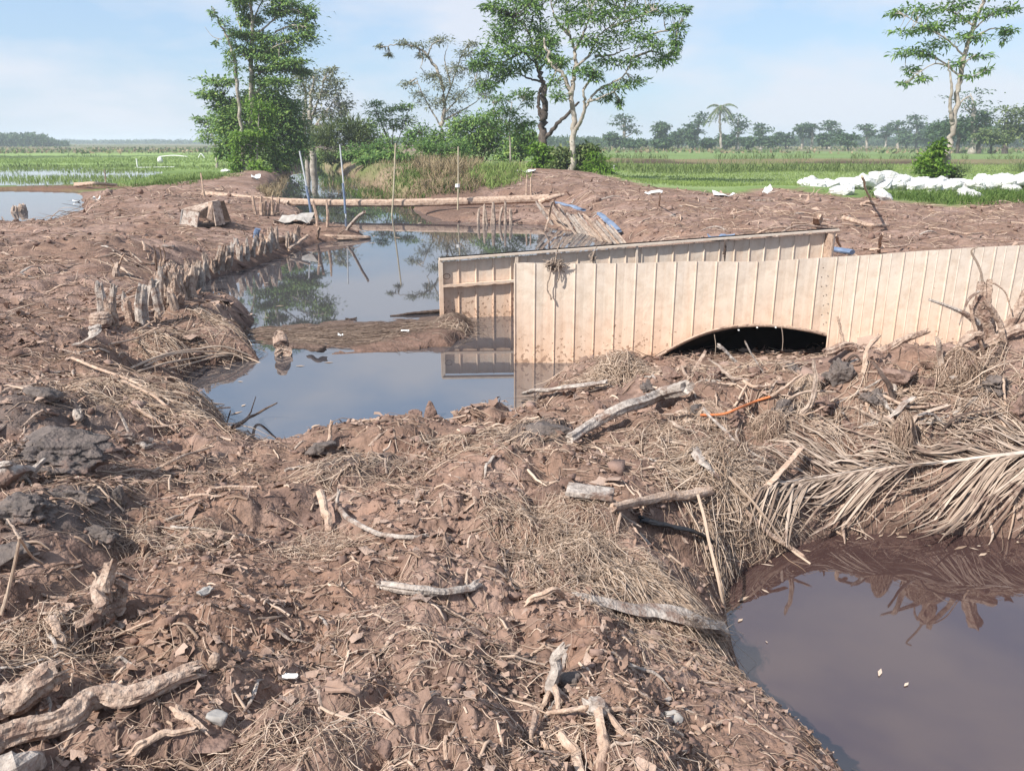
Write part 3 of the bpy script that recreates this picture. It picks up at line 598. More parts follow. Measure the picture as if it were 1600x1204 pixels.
# ------------------------------------------------------------------ wood: logs, roots, sticks
def wood(path, r0, r1, m, label, name='log', cat='log', group=None, sides=12, rough=.22, groove=.25, rag=.03, n=None, flat=1.0, parent=None, px=True, seed=None, lin=False):
    """path: (photo x, photo y, height above ground); radii in metres"""
    P = np.array([hit(a, b, h) for a, b, h in path]) if px else np.asarray(path, float)
    if px and lin and len(P) > 2:               # stiff wood spans the dips in the ground
        z0, z1 = P[0][2], P[-1][2]; s_ = np.r_[0, np.cumsum(np.hypot(*np.diff(P[:, :2], axis=0).T))]; s_ /= s_[-1]
        P = np.array([PZ(a, b, (z0 + (z1 - z0) * f) * .75 + .25 * p[2]) for (a, b, h), f, p in zip(path, s_, P)])
    Lh = np.linalg.norm(np.diff(P, axis=0), axis=1).sum(); n = n or int(np.clip(Lh / max(r0, .008) * 2.2, 10, 60))
    P = catmull(P, n); t = np.linspace(0, 1, n); seed = seed if seed is not None else random.randint(0, 999)
    P = P + (np.stack([vn2(t * 5 + seed, t * 0 + i, 3) for i in range(3)], 1) - .5) * min(r0, .03) * .9
    V, Fs = tube(P, r0 + (r1 - r0) * t, sides, rough, seed, groove, rag, flat)
    return obj(name, V, Fs, M[m], parent, label=label, cat=cat, group=group, smooth=False)
def multi(name, label, cat, pieces, group=None):
    """a forked or rooty thing made of several limbs: one thing, each limb a part"""
    q0 = pieces[0][1][0]; base = np.array(q0) if len(pieces[0]) and pieces[0][5].get('px') is False else hit(q0[0], q0[1], 0)
    e = empty(name, base, label, cat, group)
    for part, path, r0, r1, m, kw in pieces: wood(path, r0, r1, m, None, part, None, parent=e, **kw)
    return e
wood([(-40, 1172, .04), (0, 1152, .05), (90, 1120, .05), (150, 1092, .06), (215, 1078, .06), (305, 1052, .035)], .038, .022, 'mudwood', 'big mud caked log lying across the bottom left corner', groove=.12, rough=.6, sides=30, rag=.05, n=70, lin=True)
wood([(-30, 1118, .05), (20, 1090, .08), (60, 1070, .10), (92, 1052, .06)], .042, .028, 'mudwood', 'short thick mud caked log end with a dark hollow under it, near the left edge', groove=.12, rough=.65, sides=28, rag=.05, n=50, lin=True)
wood([(-20, 1215, .02), (20, 1195, .05), (60, 1190, .03)], .04, .028, 'greywood', 'grey wood lump cut off by the bottom left corner', groove=.3, rough=.3)
wood([(205, 1172, .03), (245, 1150, .03), (300, 1138, .02)], .012, .007, 'tanwood', 'pale splintered stick just right of the big mud caked log', 'stick', 'stick')
wood([(275, 1108, .04), (320, 1140, .02)], .014, .006, 'tanwood', 'short pale stick pointing at the grey stone', 'stick', 'stick')
multi('root_stump', 'ragged pale root stump standing upright beside a dark hole in the left foreground', 'stump', [
    ('trunk', [(170, 965, 0), (172, 945, .05), (166, 915, .13), (172, 880, .20)], .042, .020, 'mudwood', dict(groove=.5, rough=.5, rag=.06, sides=14)),
    ('root', [(178, 955, .03), (192, 930, .08), (186, 905, .13)], .026, .01, 'mudwood', dict(groove=.5, rough=.4)), ('root', [(165, 955, .03), (140, 970, .03), (118, 980, .0)], .03, .014, 'mudwood', dict(groove=.4, rough=.4)),
    ('root', [(160, 945, .06), (150, 915, .11), (160, 900, .14)], .02, .008, 'mudwood', dict(groove=.4, rough=.4))])
wood([(80, 965, .04), (88, 990, .05), (94, 1015, .02)], .018, .012, 'tanwood', 'flat pale bark strip standing on end left of the ragged root stump', 'bark_strip', 'bark', flat=.35)
wood([(2, 960, .0), (18, 905, .14), (30, 846, .26), (33, 843, .265), (50, 868, .17), (66, 880, .08)], .006, .004, 'straw', 'thin pale reed bent over like a hairpin at the left edge', 'reed', 'reed', sides=6, groove=0, rag=0)
multi('bleached_root', 'bleached driftwood root with a black shadow beside the grey clay slab on the left', 'root', [
    ('trunk', [(-20, 748, .04), (10, 742, .06), (40, 738, .06), (62, 722, .10)], .045, .014, 'greywood', dict(groove=.5, rough=.4)), ('root', [(30, 742, .05), (44, 752, .02), (52, 760, .0)], .012, .005, 'greywood', {}), ('root', [(-10, 730, .1), (15, 722, .12), (25, 728, .09)], .014, .006, 'greywood', {})])
multi('root_stump', 'ragged grey stump with torn roots standing in the bottom centre', 'stump', [
    ('trunk', [(862, 1085, 0), (860, 1065, .05), (868, 1035, .10), (876, 1012, .15)], .024, .014, 'greywood', dict(groove=.5, rough=.5, rag=.04, sides=12)),
    ('root', [(862, 1070, .03), (852, 1095, .02), (846, 1118, .0)], .012, .006, 'tanwood', dict(groove=.4)), ('root', [(868, 1060, .04), (872, 1090, .03), (872, 1115, .0)], .012, .006, 'tanwood', dict(groove=.4)), ('root', [(870, 1075, .02), (890, 1092, .01), (905, 1098, .0)], .012, .006, 'tanwood', dict(groove=.4))])
multi('upturned_roots', 'pale root crown with roots spreading like fingers at the bottom edge', 'root', [
    ('crown', [(925, 1098, .04), (938, 1106, .05), (948, 1118, .03)], .02, .015, 'greywood', dict(groove=.5, rough=.5)),
    ('root', [(938, 1112, .04), (942, 1160, .03), (938, 1212, .02)], .015, .014, 'tanwood', dict(groove=.4)), ('root', [(945, 1112, .04), (968, 1136, .03), (996, 1154, .01)], .008, .005, 'tanwood', dict(groove=.4)),
    ('root', [(930, 1104, .04), (905, 1106, .03), (862, 1112, .02)], .008, .006, 'tanwood', {}), ('root', [(950, 1108, .03), (972, 1108, .03), (990, 1112, .01)], .007, .005, 'tanwood', {}), ('root', [(880, 1148, .02), (900, 1180, .03), (908, 1212, .02)], .014, .013, 'tanwood', dict(groove=.4)),
    ('root', [(835, 1120, .03), (832, 1150, .05), (840, 1172, .0)], .009, .007, 'mudwood', {}), ('root', [(848, 1160, .02), (878, 1178, .01)], .008, .005, 'tanwood', {})])
multi('frayed_trunk', 'half buried pale trunk ending in a frayed straw brush over the pit water', 'log', [
    ('trunk', [(900, 932, .0), (950, 940, .02), (1010, 955, .04), (1080, 970, .06), (1125, 984, .05)], .022, .05, 'greywood', dict(groove=.35, rough=.2, flat=.6))])
wood([(822, 942, .01), (842, 930, .04), (868, 922, .06), (880, 930, .02)], .014, .009, 'tanwood', 'pale forked root arching over a dark gap left of the frayed trunk', 'root', 'root', groove=.3)
wood([(590, 912, .01), (640, 920, .02), (690, 926, .03), (728, 918, .03), (745, 912, .01)], .014, .018, 'greywood', 'flat grey root lying below the long branch in the centre foreground', 'root', 'root', groove=.4)
wood([(612, 871, .02), (680, 871, .035), (730, 876, .035), (770, 893, .03), (818, 916, .01)], .008, .012, 'tanwood', 'long thin pale branch crossing the middle of the foreground', 'branch', 'branch', lin=True)
multi('bent_branch', 'bent pale branch in the centre, curving away from an upright stub', 'branch', [
    ('branch', [(526, 792, .03), (550, 812, .05), (590, 832, .04), (640, 838, .02), (668, 836, .01)], .013, .008, 'greywood', dict(groove=.25)), ('stub', [(527, 795, .03), (526, 780, .07), (530, 766, .10)], .011, .006, 'greywood', {})])
wood([(514, 830, .0), (511, 805, .05), (503, 772, .11)], .018, .02, 'tanwood', 'thick upright stick stub left of the bent branch', 'stick', 'stick', groove=.3)
wood([(512, 700, .0), (515, 682, .05), (519, 660, .12)], .014, .011, 'tanwood', 'thick pale stick poking up at the near edge of the pool', 'stick', 'stick')
wood([(888, 686, .03), (930, 662, .08), (985, 632, .11), (1030, 615, .11), (1072, 602, .10)], .032, .046, 'greywood', 'large grey log lying slantwise on the mound below the arched sheet', groove=.3, rough=.2, sides=14)
wood([(822, 614, .04), (870, 607, .08), (945, 596, .08)], .034, .03, 'greywood', 'grey split plank jutting from the mound over the pool', 'plank', 'plank', flat=.5, groove=.3)
wood([(800, 652, .02), (850, 625, .03), (905, 605, .05)], .008, .005, 'tanwood', 'thin stick lying below the grey split plank', 'stick', 'stick')
wood([(960, 792, .03), (1010, 784, .05), (1050, 776, .06), (1108, 768, .06)], .02, .026, 'tanwood', 'smooth tan log half buried under reeds left of the palm frond', groove=.15)
wood([(1252, 700, .14), (1215, 740, .10), (1165, 786, .03)], .016, .018, 'tanwood', 'flat pale lath leaning diagonally across the tip of the palm frond', 'lath', 'lath', flat=.3, groove=.1, rag=.01)
def board(name, label, cat, px, py, h, sx, sy, sz, rz, ry, m, group=None, rx=0):
    from mathutils import Euler
    R = np.array(Euler((rx, ry, rz)).to_matrix()); c = hit(px, py, h)
    b = MB(); n = 5; seed = random.randint(0, 99)
    V, Fs = ico(3); V = np.clip(V * 1.9, -1, 1) * (1 + .05 * (fbm3(V * 2.5 + seed, 2)[:, None] - .5) * 2)
    return obj(name, (V * [sx, sy, sz]) @ R.T + c, Fs, M[m], None, label, cat, group)
board('board', 'small flat grey board lying on the mud above the straw heap', 'board', 922, 768, .05, .11, .055, .012, -.2, .05, 'greywood')
wood([(1000, 806, .04), (1040, 818, .06), (1080, 830, .06), (1112, 840, .03)], .03, .016, 'black', 'black plastic scrap half hidden under reeds beside the pit', 'plastic_scrap', 'plastic', flat=.45, groove=.3, rough=.4)
wood([(1086, 700, .05), (1098, 720, .09), (1125, 745, .06)], .03, .02, 'greywood', 'torn hollow palm butt left of the palm frond', 'palm_butt', 'palm butt', flat=.6, groove=.5)
wood([(1090, 772, .12), (1105, 830, .14), (1122, 905, .10), (1136, 968, -.02)], .0085, .007, 'straw', 'long thin upright reed leaning down into the pit water', 'reed', 'reed', sides=6, groove=0, rag=0)
wood([(1140, 745, .1), (1190, 800, .1), (1228, 850, .06), (1266, 880, .0)], .008, .006, 'straw', 'long reed sliding from the palm tip down to the pit water', 'reed', 'reed', sides=6, groove=0, rag=0)
wood([(1165, 800, .06), (1200, 830, .06), (1245, 862, .02), (1262, 872, .0)], .016, .007, 'tanwood', 'splintered pale stalk at the pit corner under the palm tip', 'stalk', 'stalk', groove=.3)
wood([(1095, 648, .05), (1130, 646, .06), (1155, 637, .07), (1180, 627, .07), (1204, 618, .06)], .008, .008, 'orange', 'bright orange cable half buried in the mound', 'cable', 'cable', sides=8, groove=0, rag=0, rough=.05)
def yy(pts, Y): return np.array([PY(a, b, Y + (c[0] if c else 0)) for a, b, *c in pts])
K_ = dict(px=False)
multi('root_stump', 'big upturned root stump with tangled limbs in front of the right sheet', 'stump', [
    ('trunk', yy([(1545, 560), (1540, 520), (1534, 480), (1535, 446)], 5.3), .065, .038, 'mudwood', dict(px=False, groove=.5, rough=.6, rag=.05, sides=18, n=26)),
    ('root', yy([(1453, 468), (1485, 480), (1510, 492), (1528, 505)], 5.25), .008, .02, 'greywood', dict(px=False, groove=.3)),
    ('root', yy([(1536, 450), (1530, 418), (1518, 393), (1528, 386)], 5.35), .009, .005, 'rope', dict(px=False, groove=.3)), ('root', yy([(1516, 482), (1524, 512), (1536, 545)], 5.15), .014, .016, 'tanwood', dict(px=False, flat=.5, groove=.1)),
    ('root', yy([(1550, 548), (1580, 508), (1605, 468), (1635, 430)], 5.35), .034, .05, 'mudwood', dict(px=False, groove=.35, rough=.5, sides=16, n=26)), ('root', yy([(1540, 446), (1556, 444), (1572, 460), (1580, 485)], 5.3), .007, .004, 'tanwood', K_),
    ('root', yy([(1530, 520), (1500, 535), (1472, 562)], 5.15), .032, .013, 'mudwood', dict(px=False, groove=.4, rough=.5)), ('root', yy([(1500, 552), (1540, 538), (1590, 516), (1640, 505)], 5.2), .024, .034, 'mudwood', dict(px=False, groove=.4, rough=.5, sides=16)),
    ('root', yy([(1540, 470), (1560, 500), (1570, 540)], 5.15), .012, .02, 'mudwood', dict(px=False, groove=.4)), ('root', yy([(1528, 455), (1512, 470), (1500, 505)], 5.25), .01, .006, 'greywood', K_)])
wood(yy([(1290, 548), (1330, 541), (1365, 549), (1405, 534), (1447, 517)], 5.55), .032, .019, 'mudwood', 'knobbly mud coated root log along the mound crest before the right sheet', groove=.25, rough=.5, rag=.04, sides=16, px=False)
wood(yy([(1317, 545), (1314, 520), (1309, 498)], 5.6), .011, .008, 'tanwood', 'short grey peg standing at the right end of the arched opening', 'peg', 'peg', px=False)
wood([(1380, 618, .05), (1420, 635, .06), (1470, 632, .04), (1480, 628, .02)], .009, .006, 'tanwood', 'curved pale twig on the mound under the brown clay slab', 'twig', 'twig')
wood([(1205, 618, .06), (1230, 602, .09), (1252, 585, .14)], .009, .007, 'tanwood', 'slanted pale stick at the right end of the orange cable', 'stick', 'stick')
wood([(1160, 595, .04), (1180, 604, .05), (1205, 602, .04)], .012, .008, 'tanwood', 'bent pale twig above the orange cable', 'twig', 'twig')
wood(yy([(1124, 540), (1136, 552), (1150, 564)], 5.6), .014, .009, 'greywood', 'pale chunk of root on the mound crest under the arch', 'root', 'root', groove=.4, px=False)
wood(yy([(1165, 535), (1175, 555), (1195, 585)], 5.4), .006, .005, 'greywood', 'grey stick leaning against the mound crest inside the arch', 'stick', 'stick', px=False)
wood([(1568, 590, .12), (1569, 610, .06), (1572, 640, .0)], .007, .006, 'tanwood', 'thin upright stick on the mound near the right edge', 'stick', 'stick')
wood([(1100, 640, .05), (1125, 665, .07), (1150, 690, .03)], .01, .007, 'greywood', 'grey branch crossing under the orange cable', 'branch', 'branch')
# palm frond
R_ = np.array([(1195, 757, .05), (1280, 745, .06), (1360, 733, .06), (1450, 724, .07), (1540, 714, .08), (1640, 702, .09), (1760, 690, .12)])
RP = catmull([hit(*p) for p in R_], 60)
fr = empty('palm_frond', hit(1360, 740, 0), 'large dry palm frond lying along the bank above the pit', 'palm frond')
V, Fs = tube(RP, np.linspace(.006, .02, 60), 8, flat=.7); obj('midrib', V, Fs, M['rachis'], fs and fr)
T_ = np.gradient(RP, axis=0); T_ /= np.linalg.norm(T_, axis=1)[:, None]
parts = []
for side in (1, -1):
    for k in range(190):
        t = (k + random.random()) / 190; i = min(int(t * 59), 58); p = RP[i] + (RP[i + 1] - RP[i]) * (t * 59 - i)
        if random.random() < .2 or (t > .52 and t < .62 and side < 0 and random.random() < .7): continue
        tang = -T_[i]; lat = np.cross(tang, (0, 0, 1)); lat /= np.linalg.norm(lat); lat = lat * side
        if lat[1] * side < 0: pass
        away = lat[1] > 0
        Lf = (.30 + .38 * min(1, t * 3.0)) * random.uniform(.7, 1.1) * (1.05 if not away else .9)
        an = random.gauss(.36, .09) if not away else random.gauss(.50, .17)
        d = tang * cos(an) + lat * sin(an); w = random.uniform(.0035, .010)
        S = 7; pts = []; kk = random.gauss(0, .05); brk = random.uniform(.3, 1.2)
        hb = max(height(np.array([p[0]]), np.array([p[1]]))[0], 0)
        for s in np.linspace(0, 1, S):
            q = p + d * Lf * s + np.array([-d[1], d[0], 0]) * (kk * s * s * Lf + (.12 * kk / abs(kk + 1e-6) * (s - brk) * Lf if s > brk else 0)) + np.array([random.gauss(0, .0015), random.gauss(0, .0015), 0]) * s
            g = max(height(np.array([q[0]]), np.array([q[1]]))[0], 0) + .02
            z = p[2] + (.015 + .05 * random.random() * (s > .3)) * sin(pi * s) - s * s * .05
            pts.append((q[0], q[1], max(g + .012 + .03 * random.random() * sin(pi * min(1, s * 1.1)), min(z, g + .06 + .05 * (1 - s)))))
        pts = np.array(pts); dd = np.gradient(pts, axis=0); dd /= np.linalg.norm(dd, axis=1)[:, None]
        sd_ = np.cross(dd, (0, 0, 1)); sd_ /= np.linalg.norm(sd_, axis=1)[:, None]; wd = w * np.array([.5, .9, 1, .95, .8, .55, .1])[:, None]
        fold = np.array([0, 0, 1.]) * wd * .7
        tw = random.uniform(-.6, .6)
        up = np.cross(sd_, dd); sdr = sd_ * cos(tw) + up * sin(tw)
        V = np.stack([pts - sdr * wd - fold, pts, pts + sdr * wd - fold], 1).reshape(-1, 3)
        Fq = [(3 * i + j, 3 * i + j + 1, 3 * i + j + 4, 3 * i + j + 3) for i in range(S - 1) for j in (0, 1)]
        parts.append((V, np.array(Fq)))
V, Fs = merge(parts); obj('leaflets', V, Fs, M['frond'], fr)

# ------------------------------------------------------------------ clay blocks, clods, stones
def clod(px, py, h, sx, sy, sz, m, label, name='clay_block', cat='clay block', **k):
    k.setdefault('seed', random.randint(0, 999)); V, Fs = lump(hit(px, py, h), sx, sy, sz, **k); return obj(name, V, Fs, M[m], None, label, cat)
clod(70, 706, .0, .30, .18, .11, 'clay', 'big cracked grey clay slab on the left behind the bleached root', crack=.25, rough=.3, sub=5, freq=2.4, facets=3)
clod(145, 700, .0, .09, .10, .09, 'clay', 'squarish grey clay block at the right end of the big cracked slab', crack=.15, rough=.4, sub=4)
clod(40, 800, .0, .11, .09, .06, 'clay', 'smooth grey clay lump at the left edge below the bleached root', crack=.2, rough=.45, sub=5, freq=2.4, facets=4)
clod(160, 838, .0, .10, .07, .055, 'clay', 'rounded grey clay lump right of the lowest dark clods on the left', crack=.15, sub=5)
clod(188, 778, .02, .035, .03, .05, 'clay', 'small pointed grey clod between the clay lumps on the left', crack=.2, rough=.5)
clod(110, 775, .0, .15, .07, .04, 'clay', 'low flat grey clay patch between the slab and the lower lumps', crack=.2, rough=.45, sub=5, freq=2.4, facets=4)
clod(15, 870, .0, .10, .08, .05, 'clay', 'dark grey clod behind the hairpin reed', crack=.2)
clod(60, 618, .0, .14, .1, .06, 'clay', 'grey clod on the left slope above the big cracked slab', crack=.2)
clod(1312, 590, .02, .10, .10, .11, 'clay', 'dark crumbly grey clay mass on the mound before the right sheet', crack=.35, rough=.55, freq=2.4, sub=5)
clod(1395, 590, -.02, .19, .13, .10, 'redclay', 'smooth brown clay slab right of the dark crumbly clay', rough=.22, crack=.08, sub=5, rot=-.3)
clod(672, 648, .02, .06, .05, .12, 'redclay', 'upright brown mud block at the near edge of the pool', rough=.2, tilt=-.15, name='mud_block', cat='mud block')
clod(648, 648, .0, .07, .05, .045, 'redclay', 'low brown mud lump left of the upright mud block', rough=.35, name='mud_block', cat='mud block')
clod(340, 1120, .01, .034, .028, .026, 'stone', 'pale grey stone in the lower left foreground', 'stone', 'stone', rough=.2, sub=3)
clod(600, 1172, .0, .03, .03, .025, 'redclay', 'reddish clod at the bottom edge left of the root crown', 'mud_block', 'mud block', sub=3)
clod(335, 1032, .01, .028, .026, .032, 'mudwood', 'small rounded pale clod right of the big mud caked log', 'mud_block', 'mud block', sub=3)
clod(505, 700, .02, .10, .09, .06, 'clay', 'dark grey clay lump under the thick stick by the pool', rough=.5, crack=.2)
clod(860, 672, .0, .2, .14, .05, 'clay', 'flat grey clay patch left of the large grey log', rough=.3, crack=.1)
clod(890, 1068, .0, .05, .05, .04, 'clay', 'grey fibrous lump in front of the ragged grey stump', rough=.4)
clod(825, 1030, .0, .05, .035, .03, 'clay', 'smooth grey clay pat left of the ragged grey stump', rough=.3)
clod(325, 1160, .0, .07, .05, .02, 'redclay', 'flat brown clay pat at the lower left below the stone', rough=.25)
clod(1050, 1118, .0, .04, .03, .025, 'stone', 'pale worn lump beside the crossed straws near the pit', 'stone', 'stone', sub=3)
# litter of plastic and other bright scraps
def scrap(label, px, py, h, sx, sy, m, rz=0, name='plastic_scrap', cat='plastic scrap', curl=.3, sz=None, group=None):
    n = 7; c = hit(px, py, h); V = []; seed = random.random() * 50
    for i in range(n):
        for j in range(n):
            u, v = i / (n - 1) - .5, j / (n - 1) - .5
            z = curl * sx * (2 * (vn2(np.array([u * 3 + seed]), np.array([v * 3]))[0] - .5)) + curl * sx * u * u
            V.append((u * sx * 2 * (1 - .3 * abs(v)), v * sy * 2, z))
    V = np.array(V); cr_, sr_ = cos(rz), sin(rz); V = V @ np.array([[cr_, -sr_, 0], [sr_, cr_, 0], [0, 0, 1]]).T + c
    V2 = V - [0, 0, .006]; k = n * n; Fs = []
    for i in range(n - 1):
        for j in range(n - 1):
            a = i * n + j; Fs += [(a, a + n, a + n + 1, a + 1), (a + k + 1, a + n + 1 + k, a + n + k, a + k)]
    for i in range(n - 1):
        for (a, b) in ((i, i + 1), ((n - 1) * n + i + 1, (n - 1) * n + i), ((i + 1) * n, i * n), (i * n + n - 1, (i + 1) * n + n - 1)): Fs.append((a, b, b + k, a + k))
    return obj(name, np.vstack([V, V2]), Fs, M[m], None, label, cat, group)
scrap('narrow white plastic strip lying on the mud in the lower centre', 446, 1054, .015, .04, .008, 'white', -.1, curl=.15)
scrap('small pale grey plastic chip on the mud right of the ragged root stump', 320, 922, .02, .028, .014, 'stone', .9, curl=.3)
scrap('pale curled bark scrap on the mud below the white plastic strip', 535, 1074, .02, .05, .02, 'chip', -.1, 'bark_scrap', 'bark scrap')
scrap('white plastic scrap, left of two on the bare left bank', 120, 314, .04, .16, .07, 'white')
scrap('white crumpled plastic scrap, right of two on the bare left bank', 151, 311, .06, .13, .07, 'white', .4, curl=.9)
scrap('white sheet scrap lying flat on the mud right of the blue covered stakes', 1021, 301, .06, .28, .12, 'white')
scrap('flat white sheet scrap at the far edge of the mud before the rice', 1131, 304, .06, .38, .14, 'white')
scrap('small upright cream scrap at the mud edge right of the flat white sheet', 1199, 297, .10, .16, .10, 'white', .5, curl=1.2)
scrap('faded blue plastic piece behind the top edge of the rear panel', 1127, 369, .08, .26, .10, 'blue', -.1)
scrap('crumpled pale tarp triangle on the left bank before the log bridge', 462, 341, .12, .55, .25, 'stone', -.35, 'tarp_scrap', 'tarp', curl=.4)
scrap('white scrap on the grass at the foot of the tall left trees', 352, 267, .1, .35, .2, 'white', .2, curl=.5)
scrap('white bag scrap at the foot of the left trees beside the canal', 400, 276, .15, .22, .2, 'white', .2, curl=1.0)
scrap('teal and white boat shaped scrap on the path under the bushes', 822, 269, .05, .4, .2, 'white', .1, curl=.3)
multi_blue = empty('blue_pipe_piece', hit(1318, 392, .1), 'blue plastic pipe piece lying behind the right end of the rear panel', 'pipe')
p = hit(1300, 389, .16); q = hit(1332, 394, .12); V, Fs = tube(catmull([p, (p + q) / 2, q], 6), .07, 10, rough=.1, flat=.6); obj('pipe', V, Fs, M['blue'], multi_blue)
wood([(403, 358, .30), (399, 372, .08)], .06, .055, 'blue', 'short blue pipe stub leaning on the left bank above the stake row', 'blue_pipe_piece', 'pipe', groove=0, rag=0)
# broken wooden box on the left bank
bc = hit(315, 352, 0); bx = empty('broken_box', bc, 'broken wooden box tipped over on the bare left bank, open on its dark right side', 'box')
def L3(x, y, z): return bc + np.array([x, y, z])
S = 1 / 1250 * np.linalg.norm(bc - [0, 0, HC])
w_, h_ = 31 * S, 28 * S
def quadboard(name, P, m, th=.025):
    P = np.array(P); n = np.cross(P[1] - P[0], P[3] - P[0]); n /= np.linalg.norm(n); V = np.vstack([P, P - n * th]); return obj(name, V, BOXF, M[m], bx)
quadboard('front_board', [L3(-.9 * w_, -.1, 0), L3(.05 * w_, -.35, -.02), L3(.15 * w_, -.25, .70 * h_), L3(-.75 * w_, -.05, .78 * h_)], 'greywood')
quadboard('end_board', [L3(-1.08 * w_, .3, 0), L3(-.95 * w_, -.1, 0), L3(-.78 * w_, -.08, .8 * h_), L3(-.9 * w_, .3, .8 * h_)], 'stone')
quadboard('lid_board', [L3(-.75 * w_, -.03, .84 * h_), L3(.2 * w_, -.2, .78 * h_), L3(.75 * w_, .2, 1.25 * h_), L3(.45 * w_, .4, 1.2 * h_)], 'wood')
quadboard('back_board', [L3(.8 * w_, .8, 0), L3(-.9 * w_, .9, 0), L3(-.7 * w_, .8, .85 * h_), L3(.7 * w_, .6, 1.15 * h_)], 'darkwood')  # dark colour stands for the shade inside the box
quadboard('side_board', [L3(.75 * w_, -.1, 0), L3(.95 * w_, .2, 0), L3(.78 * w_, .25, 1.2 * h_), L3(.6 * w_, .0, 1.2 * h_)], 'wood')
quadboard('flap', [L3(.4 * w_, -.15, .35 * h_), L3(.6 * w_, -.1, .25 * h_), L3(.62 * w_, 0, 1.15 * h_), L3(.42 * w_, 0, 1.15 * h_)], 'tanwood')
quadboard('bottom_board', [L3(.0 * w_, -.3, .02), L3(.9 * w_, .1, .02), L3(.8 * w_, .8, .02), L3(-.8 * w_, .8, .02)], 'darkwood')  # coloured dark as interior shade, like the back board

# ------------------------------------------------------------------ stakes along the banks
def stake(px, py, hgt, r, lean=(0, 0), m='mudwood', label=None, group=None, name='wooden_stake', top=.8):
    b = hit(px, py, 0); t = b + np.array([lean[0], lean[1], hgt]); b = b - np.array([lean[0] * .2, lean[1] * .2, .15])
    P = catmull([b, (b + t) / 2 + np.array([random.gauss(0, r * .3), 0, 0]), t], 9); sd0 = random.randint(0, 999)
    P = catmull(P, 14); rr_ = np.linspace(r, r * top, 14); rr_[-2] *= .8 if r < .034 else .95; rr_[-1] *= .45 if r < .034 else .8; V, Fs = tube(P, rr_, 13, .35, sd0, .42, min(.09, r * 1.6)); return obj(name, V, Fs, M[m], None, label, 'stake', group)
# thick, weathered posts by the hole on the left
stake(160, 500, .36, .055, (.01, .02), 'greywood', 'leftmost thick grooved grey stump post behind the ribbed bag', 'thick weathered posts on the left pool bank')
stake(182, 498, .34, .05, (.02, 0), 'greywood', 'grooved grey stump post with a split side right behind the ribbed bag', 'thick weathered posts on the left pool bank')
stake(229, 508, .38, .07, (.0, .02), 'greywood', 'widest pale grey post of the left bank, right of the dark hole', 'thick weathered posts on the left pool bank')
stake(197, 485, .2, .03, (0, 0), 'greywood', 'short thin grey post between the grooved stump and the widest post', 'thick weathered posts on the left pool bank')
stake(246, 502, .09, .03, (0, 0), 'tanwood', 'tiny cut peg at the foot of the widest pale post', 'thick weathered posts on the left pool bank')
stake(252, 470, .38, .035, (.02, .05), 'greywood', 'slim grey post behind the widest pale post', 'thick weathered posts on the left pool bank')
stake(266, 448, .3, .05, (-.03, .05), 'greywood', 'grey post beside the orange topped twigs, at the start of the stake row', 'thick weathered posts on the left pool bank')
G1 = 'crowded stakes lining the left pool bank'
ln = [(262, 452), (270, 470), (282, 462), (290, 450), (300, 440), (312, 432), (325, 424), (340, 417), (355, 411), (372, 405), (390, 400), (410, 394), (430, 388), (448, 382), (462, 378), (475, 376)]
for k in range(92):
    t = random.random() ** 1.15 * (len(ln) - 1); i = int(t); f = t - i; i2 = min(i + 1, len(ln) - 1)
    px = ln[i][0] + (ln[i2][0] - ln[i][0]) * f; py = ln[i][1] + (ln[i2][1] - ln[i][1]) * f
    far = px > 340
    stake(px + random.gauss(0, 4), py + random.gauss(0, 4 if not far else 2), random.uniform(.10, .36) * (1.0 if not far else 1.1), random.uniform(.028, .06) * (1.15 if far else 1), (random.gauss(.03, .06), random.gauss(-.02, .05)), random.choice(['greywood', 'wood', 'mudwood', 'mudwood']),
          'short weathered stake in the %s of the row on the left pool bank' % ('far thin half' if far else 'near crowded half'), G1 + (', far half' if far else ', near half'))
G2 = 'stakes under the left end of the log bridge'
G5 = 'chunky rotten stumps at the near end of the left bank stake row'
for px, py in ((238, 470), (246, 458), (258, 478), (262, 462), (272, 482), (276, 455), (284, 474), (290, 460), (298, 448), (302, 466), (254, 490), (240, 452), (268, 446), (310, 455), (200, 505), (176, 508)):
    stake(px + random.gauss(0, 2), py, random.uniform(.14, .34), random.uniform(.045, .075), (random.gauss(.02, .04), random.gauss(0, .04)), random.choice(['mudwood', 'greywood', 'wood']), 'chunky rotten stump in the crowded near end of the left bank row', G5)
for px in np.linspace(402, 436, 10): stake(px + random.gauss(0, 1), 336, random.uniform(.32, .5), .04, (random.gauss(.03, .05), 0), 'tanwood', 'pale short pile standing under the left end of the log bridge', G2)
G3 = 'stakes under the right end of the log bridge'
for px in (748, 756, 762, 768, 772, 781, 790, 797): stake(px, 350, random.uniform(.38, .6), .045, (random.gauss(.02, .06), 0), 'wood', 'brown short pile standing under the right end of the log bridge', G3)
G4 = 'leaning stakes along the right pool bank'
for k in range(22):
    t = k / 21; px = 868 + t * 112 + random.gauss(0, 1.5); py = 352 + t * 32 + random.gauss(0, 2)
    stake(px, py, random.uniform(.45, .75) * (1 - .3 * t), random.uniform(.03, .05), (-.42 + random.gauss(0, .08), .3), random.choice(['wood', 'tanwood', 'greywood']), 'leaning stake of the blue topped row on the right pool bank', G4)
for k, (pts, lb) in enumerate((([(866, 316, .35), (890, 321, .35), (912, 328, .3)], 'faded blue plastic strip over the far half of the leaning stakes'), ([(936, 333, .3), (950, 345, .3), (966, 360, .25)], 'faded blue plastic strip over the near half of the leaning stakes'))):
    wood(pts, .07, .085, 'blue', lb, 'plastic_strip', 'plastic strip', flat=.4, groove=.2, rough=.2, rag=.02)
